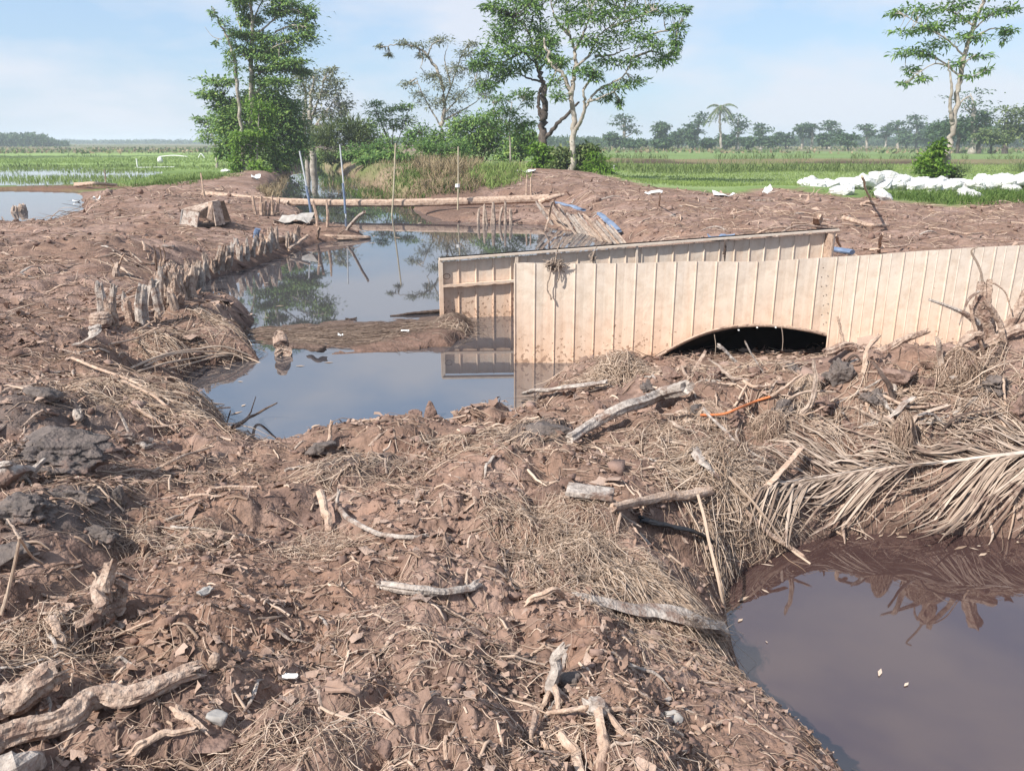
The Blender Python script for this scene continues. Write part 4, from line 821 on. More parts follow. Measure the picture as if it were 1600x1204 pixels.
for pts, r, lb in (([(852, 362, .0), (858, 338, .35), (864, 314, .8)], .028, 'left leg of the stick tripod at the right end of the bridge'), ([(876, 345, .05), (870, 328, .4), (864, 312, .8)], .03, 'right leg of the stick tripod at the right end of the bridge')):
    wood(pts, r, r * .8, 'tanwood', lb, 'stick', 'stick')
for px, py, h, lb in ((495, 352, .55, 'left of two thin pegs in the water before the bridge'), (511, 354, .6, 'right of two thin pegs in the water before the bridge'), (822, 307, .7, 'left of two thin pegs above the right end of the bridge'), (829, 314, .75, 'right of two thin pegs above the right end of the bridge'), (320, 308, .7, 'stubby peg at the far left end of the log bridge')):
    stake(px, py, h, .035, (random.gauss(0, .04), 0), 'tanwood', lb, 'thin pegs around the log bridge')
# log bridge and its poles
P0, P1, P2, P3 = PY(318, 303, 27.5), PY(450, 315, 26.2), PY(640, 317, 25.6), PY(858, 310, 25.9)
lb = empty('log_bridge', P2, 'long pale log laid across the canal as a footbridge', 'log bridge')
V, Fs = tube(catmull([P0, P1, P2, P3], 60), np.linspace(.11, .125, 60), 12, .18, 7, .15, .1); obj('log', V, Fs, M['tanwood'], lb)
P = catmull([PY(340, 309, 26.9), PY(370, 312, 26.8), PY(450, 318, 26.1)], 14); V, Fs = tube(P, .09, 9, .2, 3, .2, .1); obj('log', V, Fs, M['wood'], lb)
for a, b, nm, mt, r, lbl in (((468, 236), (489, 350), 'canal_pole', 'pipe', .028, 'leftmost tall pole at the bridge, leaning left, with a blue lower half'), ((531, 226), (541, 352), 'canal_pole', 'pipe', .026, 'second tall pole at the bridge, greyish with a blue lower part'), ((618, 224), (611, 350), 'canal_pole', 'bamboo', .027, 'tan bamboo pole at the middle of the bridge, leaning right'), ((716, 229), (714, 352), 'canal_pole', 'bamboo', .026, 'thin bamboo pole with a white band near the right of the bridge')):
    e = empty(nm, PY(b[0], b[1], 25.3), lbl, 'pole', 'tall poles standing at the log bridge')
    A_, B_ = PY(a[0], a[1], 25.3), PY(b[0], b[1], 25.3); B_ = B_ + (B_ - A_) * .18
    V, Fs = tube(catmull([A_, (A_ + B_) / 2 + [.02, 0, 0], B_], 14), np.linspace(r * .8, r, 14), 8, .03); obj('pole', V, Fs, M[mt], e)
    if mt == 'pipe':
        q0 = A_ + (B_ - A_) * .40; q1 = A_ + (B_ - A_) * .72; V, Fs = tube(catmull([q0, (q0 + q1) / 2 + [.012, 0, 0], q1], 6), r * 1.35, 8); obj('blue_sleeve', V, Fs, M['blue'], e)
    if a[0] == 716:
        q = PY(715, 290, 25.3); V, Fs = tube(np.array([q - [0, 0, .05], q, q + [0, 0, .05]]), .07, 8, .2); obj('band', V, Fs, M['white'], e)
wood([(842, 316, .15), (860, 309, .3), (880, 304, .4)], .09, .05, 'tanwood', 'short pale log lying on the right end of the log bridge', groove=.3)
wood(np.array([PZ(533, 372, .0), PZ(550, 350, .35), PZ(569, 331, .75)]), .035, .03, 'greywood', 'grey pole slanting out of the water beside the bank tip', 'pole', 'pole', px=False)
wood(np.array([PZ(478, 372, .06), PZ(520, 371, .07), PZ(560, 371, .05), PZ(577, 371, .03)]), .08, .05, 'tanwood', 'pale log with a dark wet end at the tip of the left bank', px=False)
wood([(450, 390, .05), (468, 378, .2), (480, 368, .3)], .04, .03, 'tanwood', 'thick pale stick leaning out over the water near the bank tip', 'stick', 'stick')
wood([(415, 374, .06), (455, 374, .06)], .07, .06, 'tanwood', 'short pale log by the blue pipe stub', groove=.3)
wood([(495, 372, .0), (498, 362, .3), (500, 354, .5)], .03, .025, 'tanwood', 'upright pale stick at the base of the bank tip', 'stick', 'stick')
# chunk of log standing in the pool, branches in the water
V, Fs = tube(np.array([PZ(444, 556, -.1), PZ(443, 552, .03), PZ(440, 540, .1), PZ(437, 526, .17), PZ(436, 524, .2)]), [.088, .088, .084, .078, .06], 14, .15, 5, .2, .02); obj('log', V, Fs, M['mudwood'], None, 'short barrel shaped log chunk standing at the edge of the floating mat', 'log')
multi('branch', 'dark forked branch rising from the near left water edge', 'branch', [('branch', [(362, 668, .04), (395, 650, .06), (432, 630, .16)], .018, .005, 'darkwood', {}), ('twig', [(385, 655, .05), (393, 640, .12), (399, 622, .2)], .007, .003, 'darkwood', {})])
wood(np.array([PZ(508, 545, .05), PZ(494, 548, .05), PZ(482, 545, .04)]), .025, .02, 'darkwood', 'dark lump of wood floating in front of the mat', px=False)
wood(np.array([PZ(540, 500, .0), PZ(556, 497, .015)]), .02, .012, 'darkwood', 'short dark stick floating behind the mat', 'stick', 'stick', px=False)
wood(np.array([PZ(610, 494, .0), PZ(650, 489, .02), PZ(690, 486, .03)]), .016, .03, 'darkwood', 'dark drift stick floating left of the rear panel', 'stick', 'stick', px=False)
scrap('small pale scrap standing on the floating mat', 532, 523, .03, .03, .02, 'white', curl=.8); scrap('small pale chip on the floating mat near the rear panel', 633, 516, .03, .05, .02, 'white', curl=.2)
# ribbed bag, its flap and the pale branches over the dark hole
bg_ = hit(157, 500, .06); V, Fs = ico(5); V = V.copy(); V = np.sign(V) * np.abs(V) ** np.array([.8, .8, .7]); kz = V[:, 2] + .12 * (fbm3(V * 1.5, 2, 3) - .5)
V = V * (1 + .05 * np.sin(kz * 17) + .25 * (fbm3(V * 1.8 + 3, 3, 8) - .5))[:, None] * [.105, .085, .085] + bg_; obj('ribbed_bag', V, Fs, M['mudwood'], None, 'rounded ribbed pale bag resting at the edge of the dark hole', 'bag', smooth=True)
wood([(118, 537, .03), (138, 528, .10), (150, 512, .16)], .03, .05, 'greywood', 'pale curled flap at the left lip of the dark hole', 'bark_flap', 'bark', flat=.25, rag=.04)
wood([(172, 537, .06), (210, 530, .09), (249, 511, .12)], .012, .009, 'tanwood', 'pale bare branch lying across the dark hole', 'branch', 'branch', groove=.1)
wood([(213, 517, .06), (240, 502, .12)], .01, .007, 'tanwood', 'short pale stick leaning on the widest post', 'stick', 'stick')
wood([(210, 487, .1), (238, 507, .05)], .008, .007, 'tanwood', 'thin pale stick crossing in front of the widest post', 'stick', 'stick')
for k, (pts, r) in enumerate((([(205, 575, .03), (250, 556, .1), (300, 546, .14), (350, 541, .12), (405, 562, -.01)], .013), ([(215, 580, .02), (262, 566, .08), (310, 558, .1), (358, 552, .08), (388, 565, .0)], .011), ([(225, 572, .03), (270, 553, .12), (330, 549, .12), (380, 556, .03), (415, 570, -.02)], .009), ([(232, 583, .02), (290, 570, .08), (345, 556, .08), (372, 556, .02)], .009))):
    wood(pts, r, r * .7, 'straw', ('lowest', 'second', 'topmost', 'shortest')[[1, 0, 2, 3][k]] + ' of the four long pale reeds arching from the bank to the water', 'reed', 'reed', 'long pale reeds arching over the left water edge', sides=7, groove=0, rag=0)
for k, (pts, r, lb) in enumerate((([(112, 560, .02), (160, 578, .05), (215, 600, .05), (270, 628, .03), (295, 636, .02)], .012, 'long pale root running down the left bank towards the water'), ([(190, 595, .03), (235, 615, .05), (280, 640, .03), (360, 636, .02)], .011, 'pale root ending at the near left corner of the pool'), ([(215, 640, .03), (250, 660, .05), (275, 672, .03)], .012, 'stout pale root on the slope left of the pool corner'), ([(240, 735, .02), (280, 715, .06), (330, 698, .04)], .01, 'pale stick on the slope below the pool corner'))):
    wood(pts, r, r * .6, 'tanwood', lb, 'root', 'root', sides=8)
multi('root', 'splayed pale root knot on the left slope above the grey clay slab', 'root', [('crown', [(180, 680, .03), (205, 683, .05), (238, 690, .03)], .022, .018, 'greywood', dict(groove=.4, rough=.4)), ('root', [(188, 645, .14), (198, 668, .08), (205, 690, .02)], .01, .008, 'greywood', {}), ('root', [(120, 640, .0), (122, 655, .05), (123, 645, .1)], .02, .018, 'greywood', {}), ('root', [(215, 690, .03), (232, 697, .02), (240, 692, .0)], .02, .01, 'greywood', {})])
for k, (a, b_) in enumerate(((240, 385), (249, 383), (255, 385))):
    wood([(246 + k * 2, 420, .1), (a + 3, 400, .35), (a, 384, .55)], .018, .006, 'tanwood', 'orange topped splinter of the broken post on the left bank', 'splinter', 'splinter', 'orange topped splinters of the broken post')
multi('root', 'upright torn root with a forked top on the left bank behind the posts', 'root', [('trunk', [(182, 430, .0), (181, 412, .15)], .05, .04, 'wood', dict(groove=.4)), ('root', [(184, 418, .1), (194, 396, .35)], .015, .008, 'tanwood', {}), ('root', [(178, 415, .1), (172, 405, .2)], .02, .01, 'tanwood', {})])
stake(36, 331, .22, .14, (0, 0), 'wood', 'left stump of the pair standing in the far left pond', 'stumps in the far left pond', 'tree_stump')
stake(25, 332, .18, .12, (0, 0), 'wood', 'lower left stump of the pair standing in the far left pond', 'stumps in the far left pond', 'tree_stump')
wood([(118, 289, .1), (145, 287, .25), (182, 289, .1)], .10, .06, 'tanwood', 'pale driftwood pile on the brown bank beyond the left pond', 'driftwood', 'driftwood', rough=.4)
stake(165, 289, .75, .04, (.05, 0), 'tanwood', 'thin stake in the driftwood on the bank beyond the left pond')
# sticks and pieces on the right-hand mud beyond the sheets
multi('shovel_stick', 'pale stick standing on a small heap in front of the white sandbags', 'stick', [('stick', [(1362, 318, .0), (1353, 295, .5), (1347, 275, 1.05)], .035, .025, 'bamboo', dict(groove=0, rag=0)), ('foot', [(1346, 320, .03), (1358, 316, .1), (1368, 319, .03)], .06, .05, 'tanwood', {})])
wood([(1318, 339, .15), (1338, 347, .1), (1360, 351, .12), (1387, 352, .08)], .05, .035, 'tanwood', 'long curved pale branch on the mud behind the rear panel', 'branch', 'branch')
multi('tree_stump', 'small pale stump just behind the top right corner of the rear panel', 'stump', [('trunk', [(1276, 356, .0), (1277, 345, .15), (1278, 337, .3)], .09, .07, 'tanwood', dict(groove=.4, rough=.3)), ('root', [(1270, 352, .1), (1240, 348, .2), (1238, 358, .05)], .02, .012, 'tanwood', {})])
wood([(1372, 392, .05), (1376, 378, .25), (1378, 366, .5)], .03, .02, 'tanwood', 'upright stick on the mud behind the right sheet', 'stick', 'stick')
wood([(1306, 368, .35), (1312, 384, .05)], .025, .02, 'tanwood', 'short leaning stick beside the blue pipe piece', 'stick', 'stick')
for k, (pts, lb) in enumerate((([(1360, 390, .08), (1390, 386, .1), (1420, 383, .05)], 'pale stick lying just behind the top edge of the right sheet'), ([(1200, 385, .2), (1240, 354, .3), (1310, 358, .05)], 'thin pole lying along the top of the rear panel'), ([(1170, 372, .1), (1205, 357, .25), (1260, 356, .1)], 'thin bent pole behind the rear panel'), ([(1140, 335, .05), (1165, 330, .1), (1180, 325, .12)], 'pale stick on the open mud left of the curved branch'), ([(1485, 362, .04), (1510, 366, .06), (1535, 364, .04)], 'pale stick on the open mud at the far right'))):
    wood(pts, .022, .015, 'tanwood', lb, 'stick', 'stick')
wood([(1030, 322, .0), (1031, 312, .3), (1031, 303, .55)], .02, .015, 'tanwood', 'thin upright stick under the white sheet scrap', 'stick', 'stick')
# tangles hanging on the front sheet
def tangle(name, label, px, py, Y, n, sx, sz, m, hang=(), cat='rope tangle'):
    c = PY(px, py, Y); S = 14; P = np.zeros((n, S, 3)); t = np.linspace(0, 1, S)
    for k in range(n):
        q = RNG.normal(size=(5, 3)) * [sx, .02, sz]; P[k] = c + [0, -.02, 0] + catmull(q, S)
    R = np.full((n, S), .0045) * RNG.uniform(.6, 1.3, (n, 1)); parts = [tubes(P, R, 4)]
    for pts in hang:
        q = catmull([PY(a, b, Y - .05) for a, b in pts], 18) + RNG.normal(size=(18, 3)) * .003; v, f = tube(q, .008, 5, .3); parts.append((v, f))
    V, Fs = merge([(v, f) for v, f in parts]); return obj(name, V, Fs, M[m], None, label, cat)
tangle('rope_tangle', 'muddy rope tangle hanging over the top of the long front sheet', 865, 413, YF - .02, 45, .045, .03, 'rope', [[(862, 405), (860, 425), (855, 450), (862, 468)], [(872, 408), (874, 430), (871, 440)], [(874, 380), (870, 395), (868, 410)]])
tangle('rope_tangle', 'small rope loop hanging on the rear panel left of centre', 926, 402, 10.5, 14, .02, .035, 'rope', [[(932, 385), (928, 395), (924, 408)]])
tangle('wire_twist', 'dark twisted wire hanging on the rear panel right of centre', 1132, 392, 10.8, 10, .008, .05, 'darkwood', [[(1132, 378), (1133, 392), (1132, 406)]], 'wire')

# ------------------------------------------------------------------ white sandbags
def sackmesh(seed):
    V, Fs = ico(4); V = V.copy(); V = np.sign(V) * np.abs(V) ** np.array([.55, .6, .85])
    d = 1 + .28 * (fbm3(V * 1.9 + seed * 4, 3, seed) - .5) * 2 + .22 * (fbm3(V * np.array([3, 6, 6]) + seed, 3, seed) - .5); V = V * d[:, None] * [.44, .27, .15]
    nk = np.clip((V[:, 0] - .30) / .2, 0, 1); V[:, 1] *= 1 - .5 * nk; V[:, 2] *= 1 - .4 * nk
    return mesh('sandbag', V, Fs, True)
SM = [sackmesh(i) for i in range(6)]
for m_ in SM: m_.materials.append(M['sack'])
def sandbag(p, lab, grp, k):
    o = bpy.data.objects.new('sandbag', SM[k % 6]); C.objects.link(o); o.location = [float(v) for v in p]
    o.rotation_euler = (random.gauss(0, .3), random.gauss(0, .3), random.uniform(0, 2 * pi)); s = random.uniform(.85, 1.15); o.scale = (s, s * random.uniform(.9, 1.1), s * random.uniform(.9, 1.3)); tag(o, lab, 'sandbag', grp)
def heap(prof, n, Y, lab, grp):
    xs = [a for a, b in prof]
    for k in range(n):
        px = random.uniform(xs[0], xs[-1]); py_top = interp(px, prof); x = PY(px, 300, Y)[0]
        g = height(np.array([x]), np.array([Y]))[0]; zt_ = PY(px, py_top, Y)[2] - .12; z = g + .08 + (max(zt_ - g, .0)) * (random.random() ** .7)
        y = Y + random.uniform(-.8, .8) * (1 - .5 * (z - g)); sandbag((x, y, z), lab, grp, k)
heap([(1255, 301), (1275, 293), (1300, 288), (1345, 280), (1385, 274), (1400, 283), (1440, 284), (1460, 290)], 95, 32, 'white sandbag in the left heap before the rice field', 'white sandbags heaped left of the leaning tree')
heap([(1465, 292), (1490, 283), (1525, 289), (1550, 278), (1580, 275), (1640, 282)], 62, 32, 'white sandbag in the right heap before the rice field', 'white sandbags heaped right of the leaning tree')
sandbag(hit(1380, 306, .08), 'single white sandbag lying in front of the left heap', None, 2); sandbag(hit(1516, 305, .08), 'single white sandbag lying in the grass in front of the right heap', None, 3)
sandbag(hit(1316, 299, .08), 'single white sandbag at the foot of the left heap edge', None, 1)

# fibrous root mops torn out with the soil
def mop(label, px, py, Y, r, n, L, th, m='root', fall=1.0, name='root_mop'):
    c = PY(px, py, Y); gz_ = height(np.array([c[0]]), np.array([c[1]]))[0]; t = np.linspace(0, 1, 9); hz_ = max(c[2] - gz_, .05)
    az = RNG.uniform(0, 2 * pi, (n, 1)) + np.cumsum(RNG.normal(0, .16, (n, 9)), 1); th0 = RNG.uniform(0, 1.5, (n, 1)); tt = th0 + (L / r) * RNG.uniform(.25, 1.1, (n, 1)) * t[None] * RNG.choice([1., 1., .4], (n, 1))
    rr = r * (1 + .3 * (vn3(np.stack([np.cos(az) * 1.3, np.sin(az) * 1.3, tt + px], 2), 4) - .5)) * RNG.uniform(.93, 1.13, (n, 1)) * (1 + np.where(RNG.random((n, 1)) < .12, .5, .06) * t[None] ** 2)
    sp_ = np.sin(np.minimum(tt, 1.6)) + np.maximum(tt - 1.6, 0) * .25
    P = np.stack([c[0] + rr * sp_ * np.cos(az), c[1] + rr * .8 * sp_ * np.sin(az), c[2] - hz_ + (hz_ + rr * .75) * np.cos(np.minimum(tt, 1.6)) - np.maximum(tt - 1.6, 0) * r * .5], 2)
    g = height(P[:, :, 0].ravel(), P[:, :, 1].ravel()).reshape(n, 9); P[:, :, 2] = np.maximum(P[:, :, 2], np.maximum(g, .0) + .004)
    fib = tubes(P, (th * RNG.uniform(.5, 1.5, (n, 1))) * (1 - .6 * t[None]), 3)
    core = lump((c[0], c[1], (gz_ + c[2]) / 2), r * .93, r * .74, max((c[2] - gz_) / 2 + r * .6, r * .5), 4, .6, 2.6, int(px)); e = empty(name, (c[0], c[1], gz_), label, 'root mop')
    obj('soil_core', core[0], core[1], M['redclay'], e); obj('fibres', *merge([fib]), M[m], e)
mop('shaggy fibrous root mop at the left end of the mound beside the long sheet', 972, 572, 6.2, .13, 620, .26, .0028, 'straw')
mop('pale fibrous root mop standing like a small pyramid below the right end of the arch', 1262, 600, 5.15, .08, 420, .22, .0022, 'straw')
mop('grey tangled root mop on the mound left of the palm tip', 1095, 690, 4.75, .12, 520, .2, .0022)
mop('low root mop above the palm frond beside a dark hole', 1205, 660, 4.7, .10, 420, .2, .002)
mop('root mop under the upturned stump near the right edge', 1500, 565, 5.0, .12, 520, .22, .0024)
mop('small root mop on the mound slope in the middle right', 1415, 655, 4.6, .07, 300, .16, .0018)

# torn peat clods that make up the heap before the sheets
for px, py, r_, lb in ((1012, 606, .075, 'torn brown clod above the upper end of the large grey log'), (1052, 588, .09, 'big torn clod at the left shoulder of the mound beside the root mop'), (1118, 590, .08, 'torn brown clod below the left half of the arch'), (1186, 584, .07, 'torn brown clod below the middle of the arch'), (1238, 578, .075, 'torn brown clod below the right half of the arch'), (1150, 655, .07, 'torn clod between the orange cable and the dark hole'), (1225, 640, .08, 'overhanging brown clod right of the orange cable end'), (1292, 632, .085, 'overhanging clod above the squarish dark hole'), (1362, 626, .07, 'torn clod below the smooth brown clay slab'), (1452, 606, .08, 'torn brown clod right of the smooth clay slab'), (1085, 645, .06, 'small torn clod left of the orange cable'), (1478, 650, .06, 'small torn clod above the palm frond at the right'), (1556, 600, .09, 'big torn clod below the upturned stump'), (1590, 640, .08, 'torn clod at the right edge above the palm frond'), (1332, 668, .05, 'small torn clod just above the middle of the palm frond'), (935, 640, .06, 'torn clod left of the large grey log')):
    clod(px, py, -.01, r_ * random.uniform(.9, 1.4), r_, r_ * random.uniform(.6, .95), random.choice(['redclay', 'redclay', 'clay']), lb, 'peat_clod', 'clod', rough=.65, freq=2.6, crack=.2, sub=5, facets=5, rot=random.uniform(0, 3), tilt=random.uniform(-.4, .4))

# broken roots sticking out of the heap
for k in range(34):
    px, py = random.uniform(985, 1590), random.uniform(570, 690); b = hit(px, py, -.02); an = random.uniform(0, 2 * pi); Lr = random.uniform(.14, .42); el = abs(random.gauss(.25, .3)); d = np.array([cos(an) * cos(el), sin(an) * cos(el) * .6, sin(el)]); r0 = random.uniform(.008, .022)
    P = np.array([b, b + d * Lr * .5 + RNG.normal(0, .03, 3), b + d * Lr + RNG.normal(0, .03, 3) * [1, 1, .4]]); g = height(P[:, 0], P[:, 1]); P[1:, 2] = np.maximum(P[1:, 2], g[1:] + r0)
    side = 'left half of the mound, before the arched sheet' if px < 1290 else 'right half of the mound, before the shorter sheet'
    wood(P, r0, r0 * random.uniform(.4, .8), random.choice(['mudwood', 'greywood', 'wood', 'tanwood', 'darkwood']), 'broken root sticking out of the ' + side, 'broken_root', 'root', 'broken roots sticking out of the ' + side, px=False, groove=.35, rough=.4, rag=.05, flat=random.uniform(.4, 1))
# ------------------------------------------------------------------ litter of roots, straw, chips and crumbs over the dug soil
def scatter(n, r0, r1, amax=.72, dens=None):
    u = RNG.uniform(-amax, amax, n * 3); r = np.exp(RNG.uniform(np.log(r0), np.log(r1), n * 3)); x = r * np.sin(u); y = r * np.cos(u)
    h, m = land(x, y); keep = (m['mud'] > .6) & (m['sw'] > .015) & (h > .005)
    if dens is not None: keep &= RNG.random(len(x)) < dens(x, y, m)
    k = np.nonzero(keep)[0][:n]; return x[k], y[k], h[k]
_b = [(PZ(680, 1090, .62)[:2], .5, .75), (PZ(560, 1180, .62)[:2], .3, .5), (PZ(1000, 1060, .5)[:2], .25, .6), (PZ(100, 460, .55)[:2], 1.5, .6), (PZ(60, 560, .55)[:2], .9, .5), (PZ(640, 770, .5)[:2], .3, .5)]
def bare(x, y):
    k = 1
    for c, r, a in _b: k = k * (1 - a * np.exp(-((x - c[0]) ** 2 + (y - c[1]) ** 2) / r ** 2))
    return k
def patchy(x, y, m): return .12 + .88 * sst(.42, .62, fbm2(x / .55, y / .55, 3, 201)) * (.08 + .92 * sst(.38, .6, fbm2(x / 1.5, y / 1.5, 2, 202))) * bare(x, y)
def fibres(x, y, L, Rr, ang, S=7, curl=.8, arch=.03, lift=.004, kink=0):
    K = len(x); t = np.linspace(0, 1, S); th = ang[:, None] + np.cumsum(RNG.normal(0, curl / S, (K, S)), 1) + np.where(RNG.random((K, 1)) < kink, RNG.normal(0, 1.0, (K, 1)) * (t > RNG.uniform(.3, .7, (K, 1))), 0)
    st = L[:, None] / (S - 1); px = x[:, None] + np.cumsum(np.cos(th) * st, 1) - st; py = y[:, None] + np.cumsum(np.sin(th) * st, 1) - st
    g = np.maximum(height(px.ravel(), py.ravel()).reshape(K, S), 0)
    # a stiff fibre bridges the hollows: blend with its own mean line
    lo = g.min(1, keepdims=True); line = g[:, :1] + (g[:, -1:] - g[:, :1]) * t; z = np.maximum(g, line * .8 + g * .2) 
    mode = RNG.random((K, 1)); arc = RNG.random((K, 1)) ** 2 * arch * (L[:, None] / .15)
    z = z + lift + arc * np.where(mode < .6, np.sin(pi * t), np.where(mode < .85, t * 1.2, 0))
    z = z + RNG.normal(0, .1, (K, S)) * Rr[:, None]
    R = Rr[:, None] * (1 - .65 * t ** 2) * np.ones((K, S))
    return np.stack([px, py, z], 2), R
def sizes(r, a, b): return np.exp(RNG.uniform(np.log(a), np.log(b), len(r))) * (.55 + .23 * r)
parts = []
x, y, h = scatter(17000, 1.3, 13, dens=patchy); r = np.hypot(x, y)
P, R = fibres(x, y, sizes(r, .04, .17), np.exp(RNG.uniform(np.log(.0007), np.log(.002), len(x))) * (.5 + .26 * r), RNG.uniform(0, 2 * pi, len(x)), 7, 1.0, .025, kink=.35); parts.append(tubes(P, R, 3))
x, y, h = scatter(5500, 7, 34, dens=lambda x, y, m: .35 + .65 * patchy(x, y, m)); r = np.hypot(x, y)
P, R = fibres(x, y, sizes(r, .04, .2) * .6, np.exp(RNG.uniform(np.log(.0012), np.log(.0033), len(x))) * (.5 + .17 * r), RNG.uniform(0, 2 * pi, len(x)), 6, 1.2, .04, kink=.4); parts.append(tubes(P, R, 3))
x, y, h = scatter(1100, 1.3, 12, dens=lambda x, y, m: .3 + .7 * sst(.4, .6, fbm2(x / .5, y / .5, 3, 213))); r = np.hypot(x, y)
P, R = fibres(x, y, sizes(r, .03, .12), np.exp(RNG.uniform(np.log(.0025), np.log(.006), len(x))) * (.5 + .22 * r), RNG.uniform(0, 2 * pi, len(x)), 7, .6, .02, kink=.3); parts.append(tubes(P, R, 5))
V, Fs = merge(parts); obj('root_litter', V, Fs, M['root'], kind='stuff', label='tangled pale rootlets strewn over the dug soil')
# denser mats: (px, py, radius m, n, direction, spread, length, thickness, height)
MATS = [(930, 868, .26, 1000, -.9, 1.1, .14, .0016, .06), (1010, 915, .18, 700, -.75, .35, .2, .0018, .05), (860, 820, .25, 700, -.3, 1.5, .10, .0014, .05), (270, 850, .22, 350, -.6, 1.6, .10, .0013, .05), (560, 720, .3, 280, -.2, 1.2, .14, .0018, .05), (750, 690, .35, 320, .1, 1.0, .16, .002, .05),
    (285, 545, .4, 320, -.25, .6, .32, .0035, .03), (350, 505, .28, 200, -.2, .6, .28, .0032, .03), (230, 620, .5, 500, -.6, .7, .3, .003, .05), (350, 655, .4, 500, -.2, .7, .25, .0025, .05),
    (1120, 740, .3, 700, -.1, .7, .28, .0025, .08), (1190, 790, .26, 600, -.6, .6, .3, .0026, .08), (1080, 690, .3, 320, 1.2, .9, .18, .002, .08), (1240, 650, .25, 160, -.4, 1.2, .18, .0024, .06), (1140, 870, .14, 500, -1.1, .5, .14, .0018, .04), (970, 572, .2, 600, 1.3, 1.2, .18, .0024, .10), (1530, 520, .26, 600, .5, 1.0, .22, .0024, .10), (1500, 600, .35, 260, -.2, .8, .25, .0028, .06),
    (1350, 640, .3, 180, 0, 1.2, .2, .0026, .05), (1580, 650, .3, 180, -.3, 1, .22, .0026, .05), (1150, 590, .35, 160, .1, 1.2, .2, .0028, .06), (1450, 800, .4, 450, 1.4, .6, .12, .0016, .02), (60, 1010, .18, 300, .8, 1.4, .11, .0016, .04), (470, 1170, .18, 220, -.2, 1.3, .1, .0012, .04), (1000, 1160, .25, 200, -.5, 1.3, .11, .0013, .03), (715, 512, .2, 200, .3, 1, .18, .003, .02), (500, 860, .15, 250, 0, 1.5, .09, .0015, .04), (650, 990, .3, 200, .2, 1, .1, .0014, .02), (1050, 1010, .25, 300, -.8, 1.2, .12, .0013, .03)]
parts = []
for px, py, rr, n, a, sp_, Lm, th, hh in MATS:
    c = hit(px, py); rad = rr * np.sqrt(RNG.random(n)); an = RNG.uniform(0, 2 * pi, n); x = c[0] + rad * np.cos(an) * 1.35; y = c[1] + rad * np.sin(an) * .9
    P, R = fibres(x, y, Lm * RNG.uniform(.4, 1.4, n), th * RNG.uniform(.5, 1.5, n), a + RNG.normal(0, sp_, n), 7, .9 if sp_ > .6 else .45, .03, kink=.25 if sp_ > .6 else .05)
    if hh > 0:
        _m = land(P[:, :, 0].ravel(), P[:, :, 1].ravel())[1]; ok = (np.where(_m['m1'] > 0, 1, _m['sw']).reshape(n, 7).min(1) > -.03); P = P[ok]; R = R[ok]; rad = rad[ok]; n = len(P)
        if n == 0: continue
    P[:, :, 2] += (hh * (1 - (rad / rr) ** 1.5) * RNG.random(n) ** 1.3)[:, None]; parts.append(tubes(P, R, 3))
# frayed brush at the end of the half buried trunk, and fringes over the water
c = hit(1118, 981, .05); d = hit(1160, 992, .03) - c; d /= np.linalg.norm(d); n = 420
base = c + RNG.normal(0, .022, (n, 3)) * [1, 1.3, 1] - d * RNG.uniform(.0, .35, (n, 1)) ; dv = d + RNG.normal(0, .22, (n, 3)); t = np.linspace(0, 1, 7)
Lq = RNG.uniform(.08, .2, (n, 1, 1)); P = base[:, None] + dv[:, None] * Lq * t[None, :, None]; P[:, :, 2] -= (t ** 2)[None] * RNG.uniform(0, .05, (n, 1)); parts.append(tubes(P, np.full((n, 7), .0013) * (1.1 - t) , 3))
V, Fs = merge(parts); obj('straw_mats', V, Fs, M['straw'], kind='stuff', label='matted dry straw and reed stems on the banks and the floating mat')
parts = []
for px, py, rr, n, a, sp_, Lm, th in ((450, 520, .5, 190, 0, .3, .45, .003), (540, 525, .55, 200, 0, .3, .5, .003), (610, 514, .5, 170, 0, .25, .5, .003), (680, 505, .35, 90, .05, .25, .35, .0028), (600, 520, 1.0, 160, 0, .9, .22, .0025)):
    c = PZ(px, py, .02); rad = rr * np.sqrt(RNG.random(n)); an = RNG.uniform(0, 2 * pi, n); x = c[0] + rad * np.cos(an) * 1.4; y = c[1] + rad * np.sin(an) * .7; P, R = fibres(x, y, Lm * RNG.uniform(.3, 1.3, n), th * RNG.uniform(.5, 1.5, n), a + RNG.normal(0, sp_, n), 7, .4, .012, kink=.1); P[:, :, 2] = np.minimum(P[:, :, 2], height(P[:, :, 0].ravel(), P[:, :, 1].ravel()).reshape(n, 7).clip(0) + .012 + .02 * RNG.random((n, 1))); parts.append(tubes(P, R, 3))
V, Fs = merge(parts); obj('reed_raft', V, Fs, M['wetreed'], kind='stuff', label='brown wet reeds floating in a raft across the pool')
# flat chips of bark and wood
x, y, h = scatter(11000, 1.25, 12, dens=lambda x, y, m: .25 + .75 * sst(.4, .6, fbm2(x / .4, y / .4, 3, 211))); x2, y2, h2 = scatter(2400, 8, 32); x = np.r_[x, x2]; y = np.r_[y, y2]; h = np.r_[h, h2]; r = np.hypot(x, y); K = len(x)
dr = RNG.normal(size=(K, 3)) * [1, 1, .45]; up = RNG.normal(size=(K, 3)) * .55 + [0, 0, 1.]; L_ = np.exp(RNG.uniform(np.log(.006), np.log(.042), K) - .0) * (.5 + .24 * r); W_ = L_ * RNG.uniform(.12, .5, K)
V, Fs = leaves(np.stack([x, y, h + .004 + .006 * RNG.random(K)], 1), dr, up, L_, W_, RNG.uniform(-.8, .9, (K, 1))); V = V + RNG.normal(0, .0015, V.shape); obj('wood_chips', V, Fs, M['chip'], kind='stuff', label='pale bark and wood chips strewn over the dug soil')
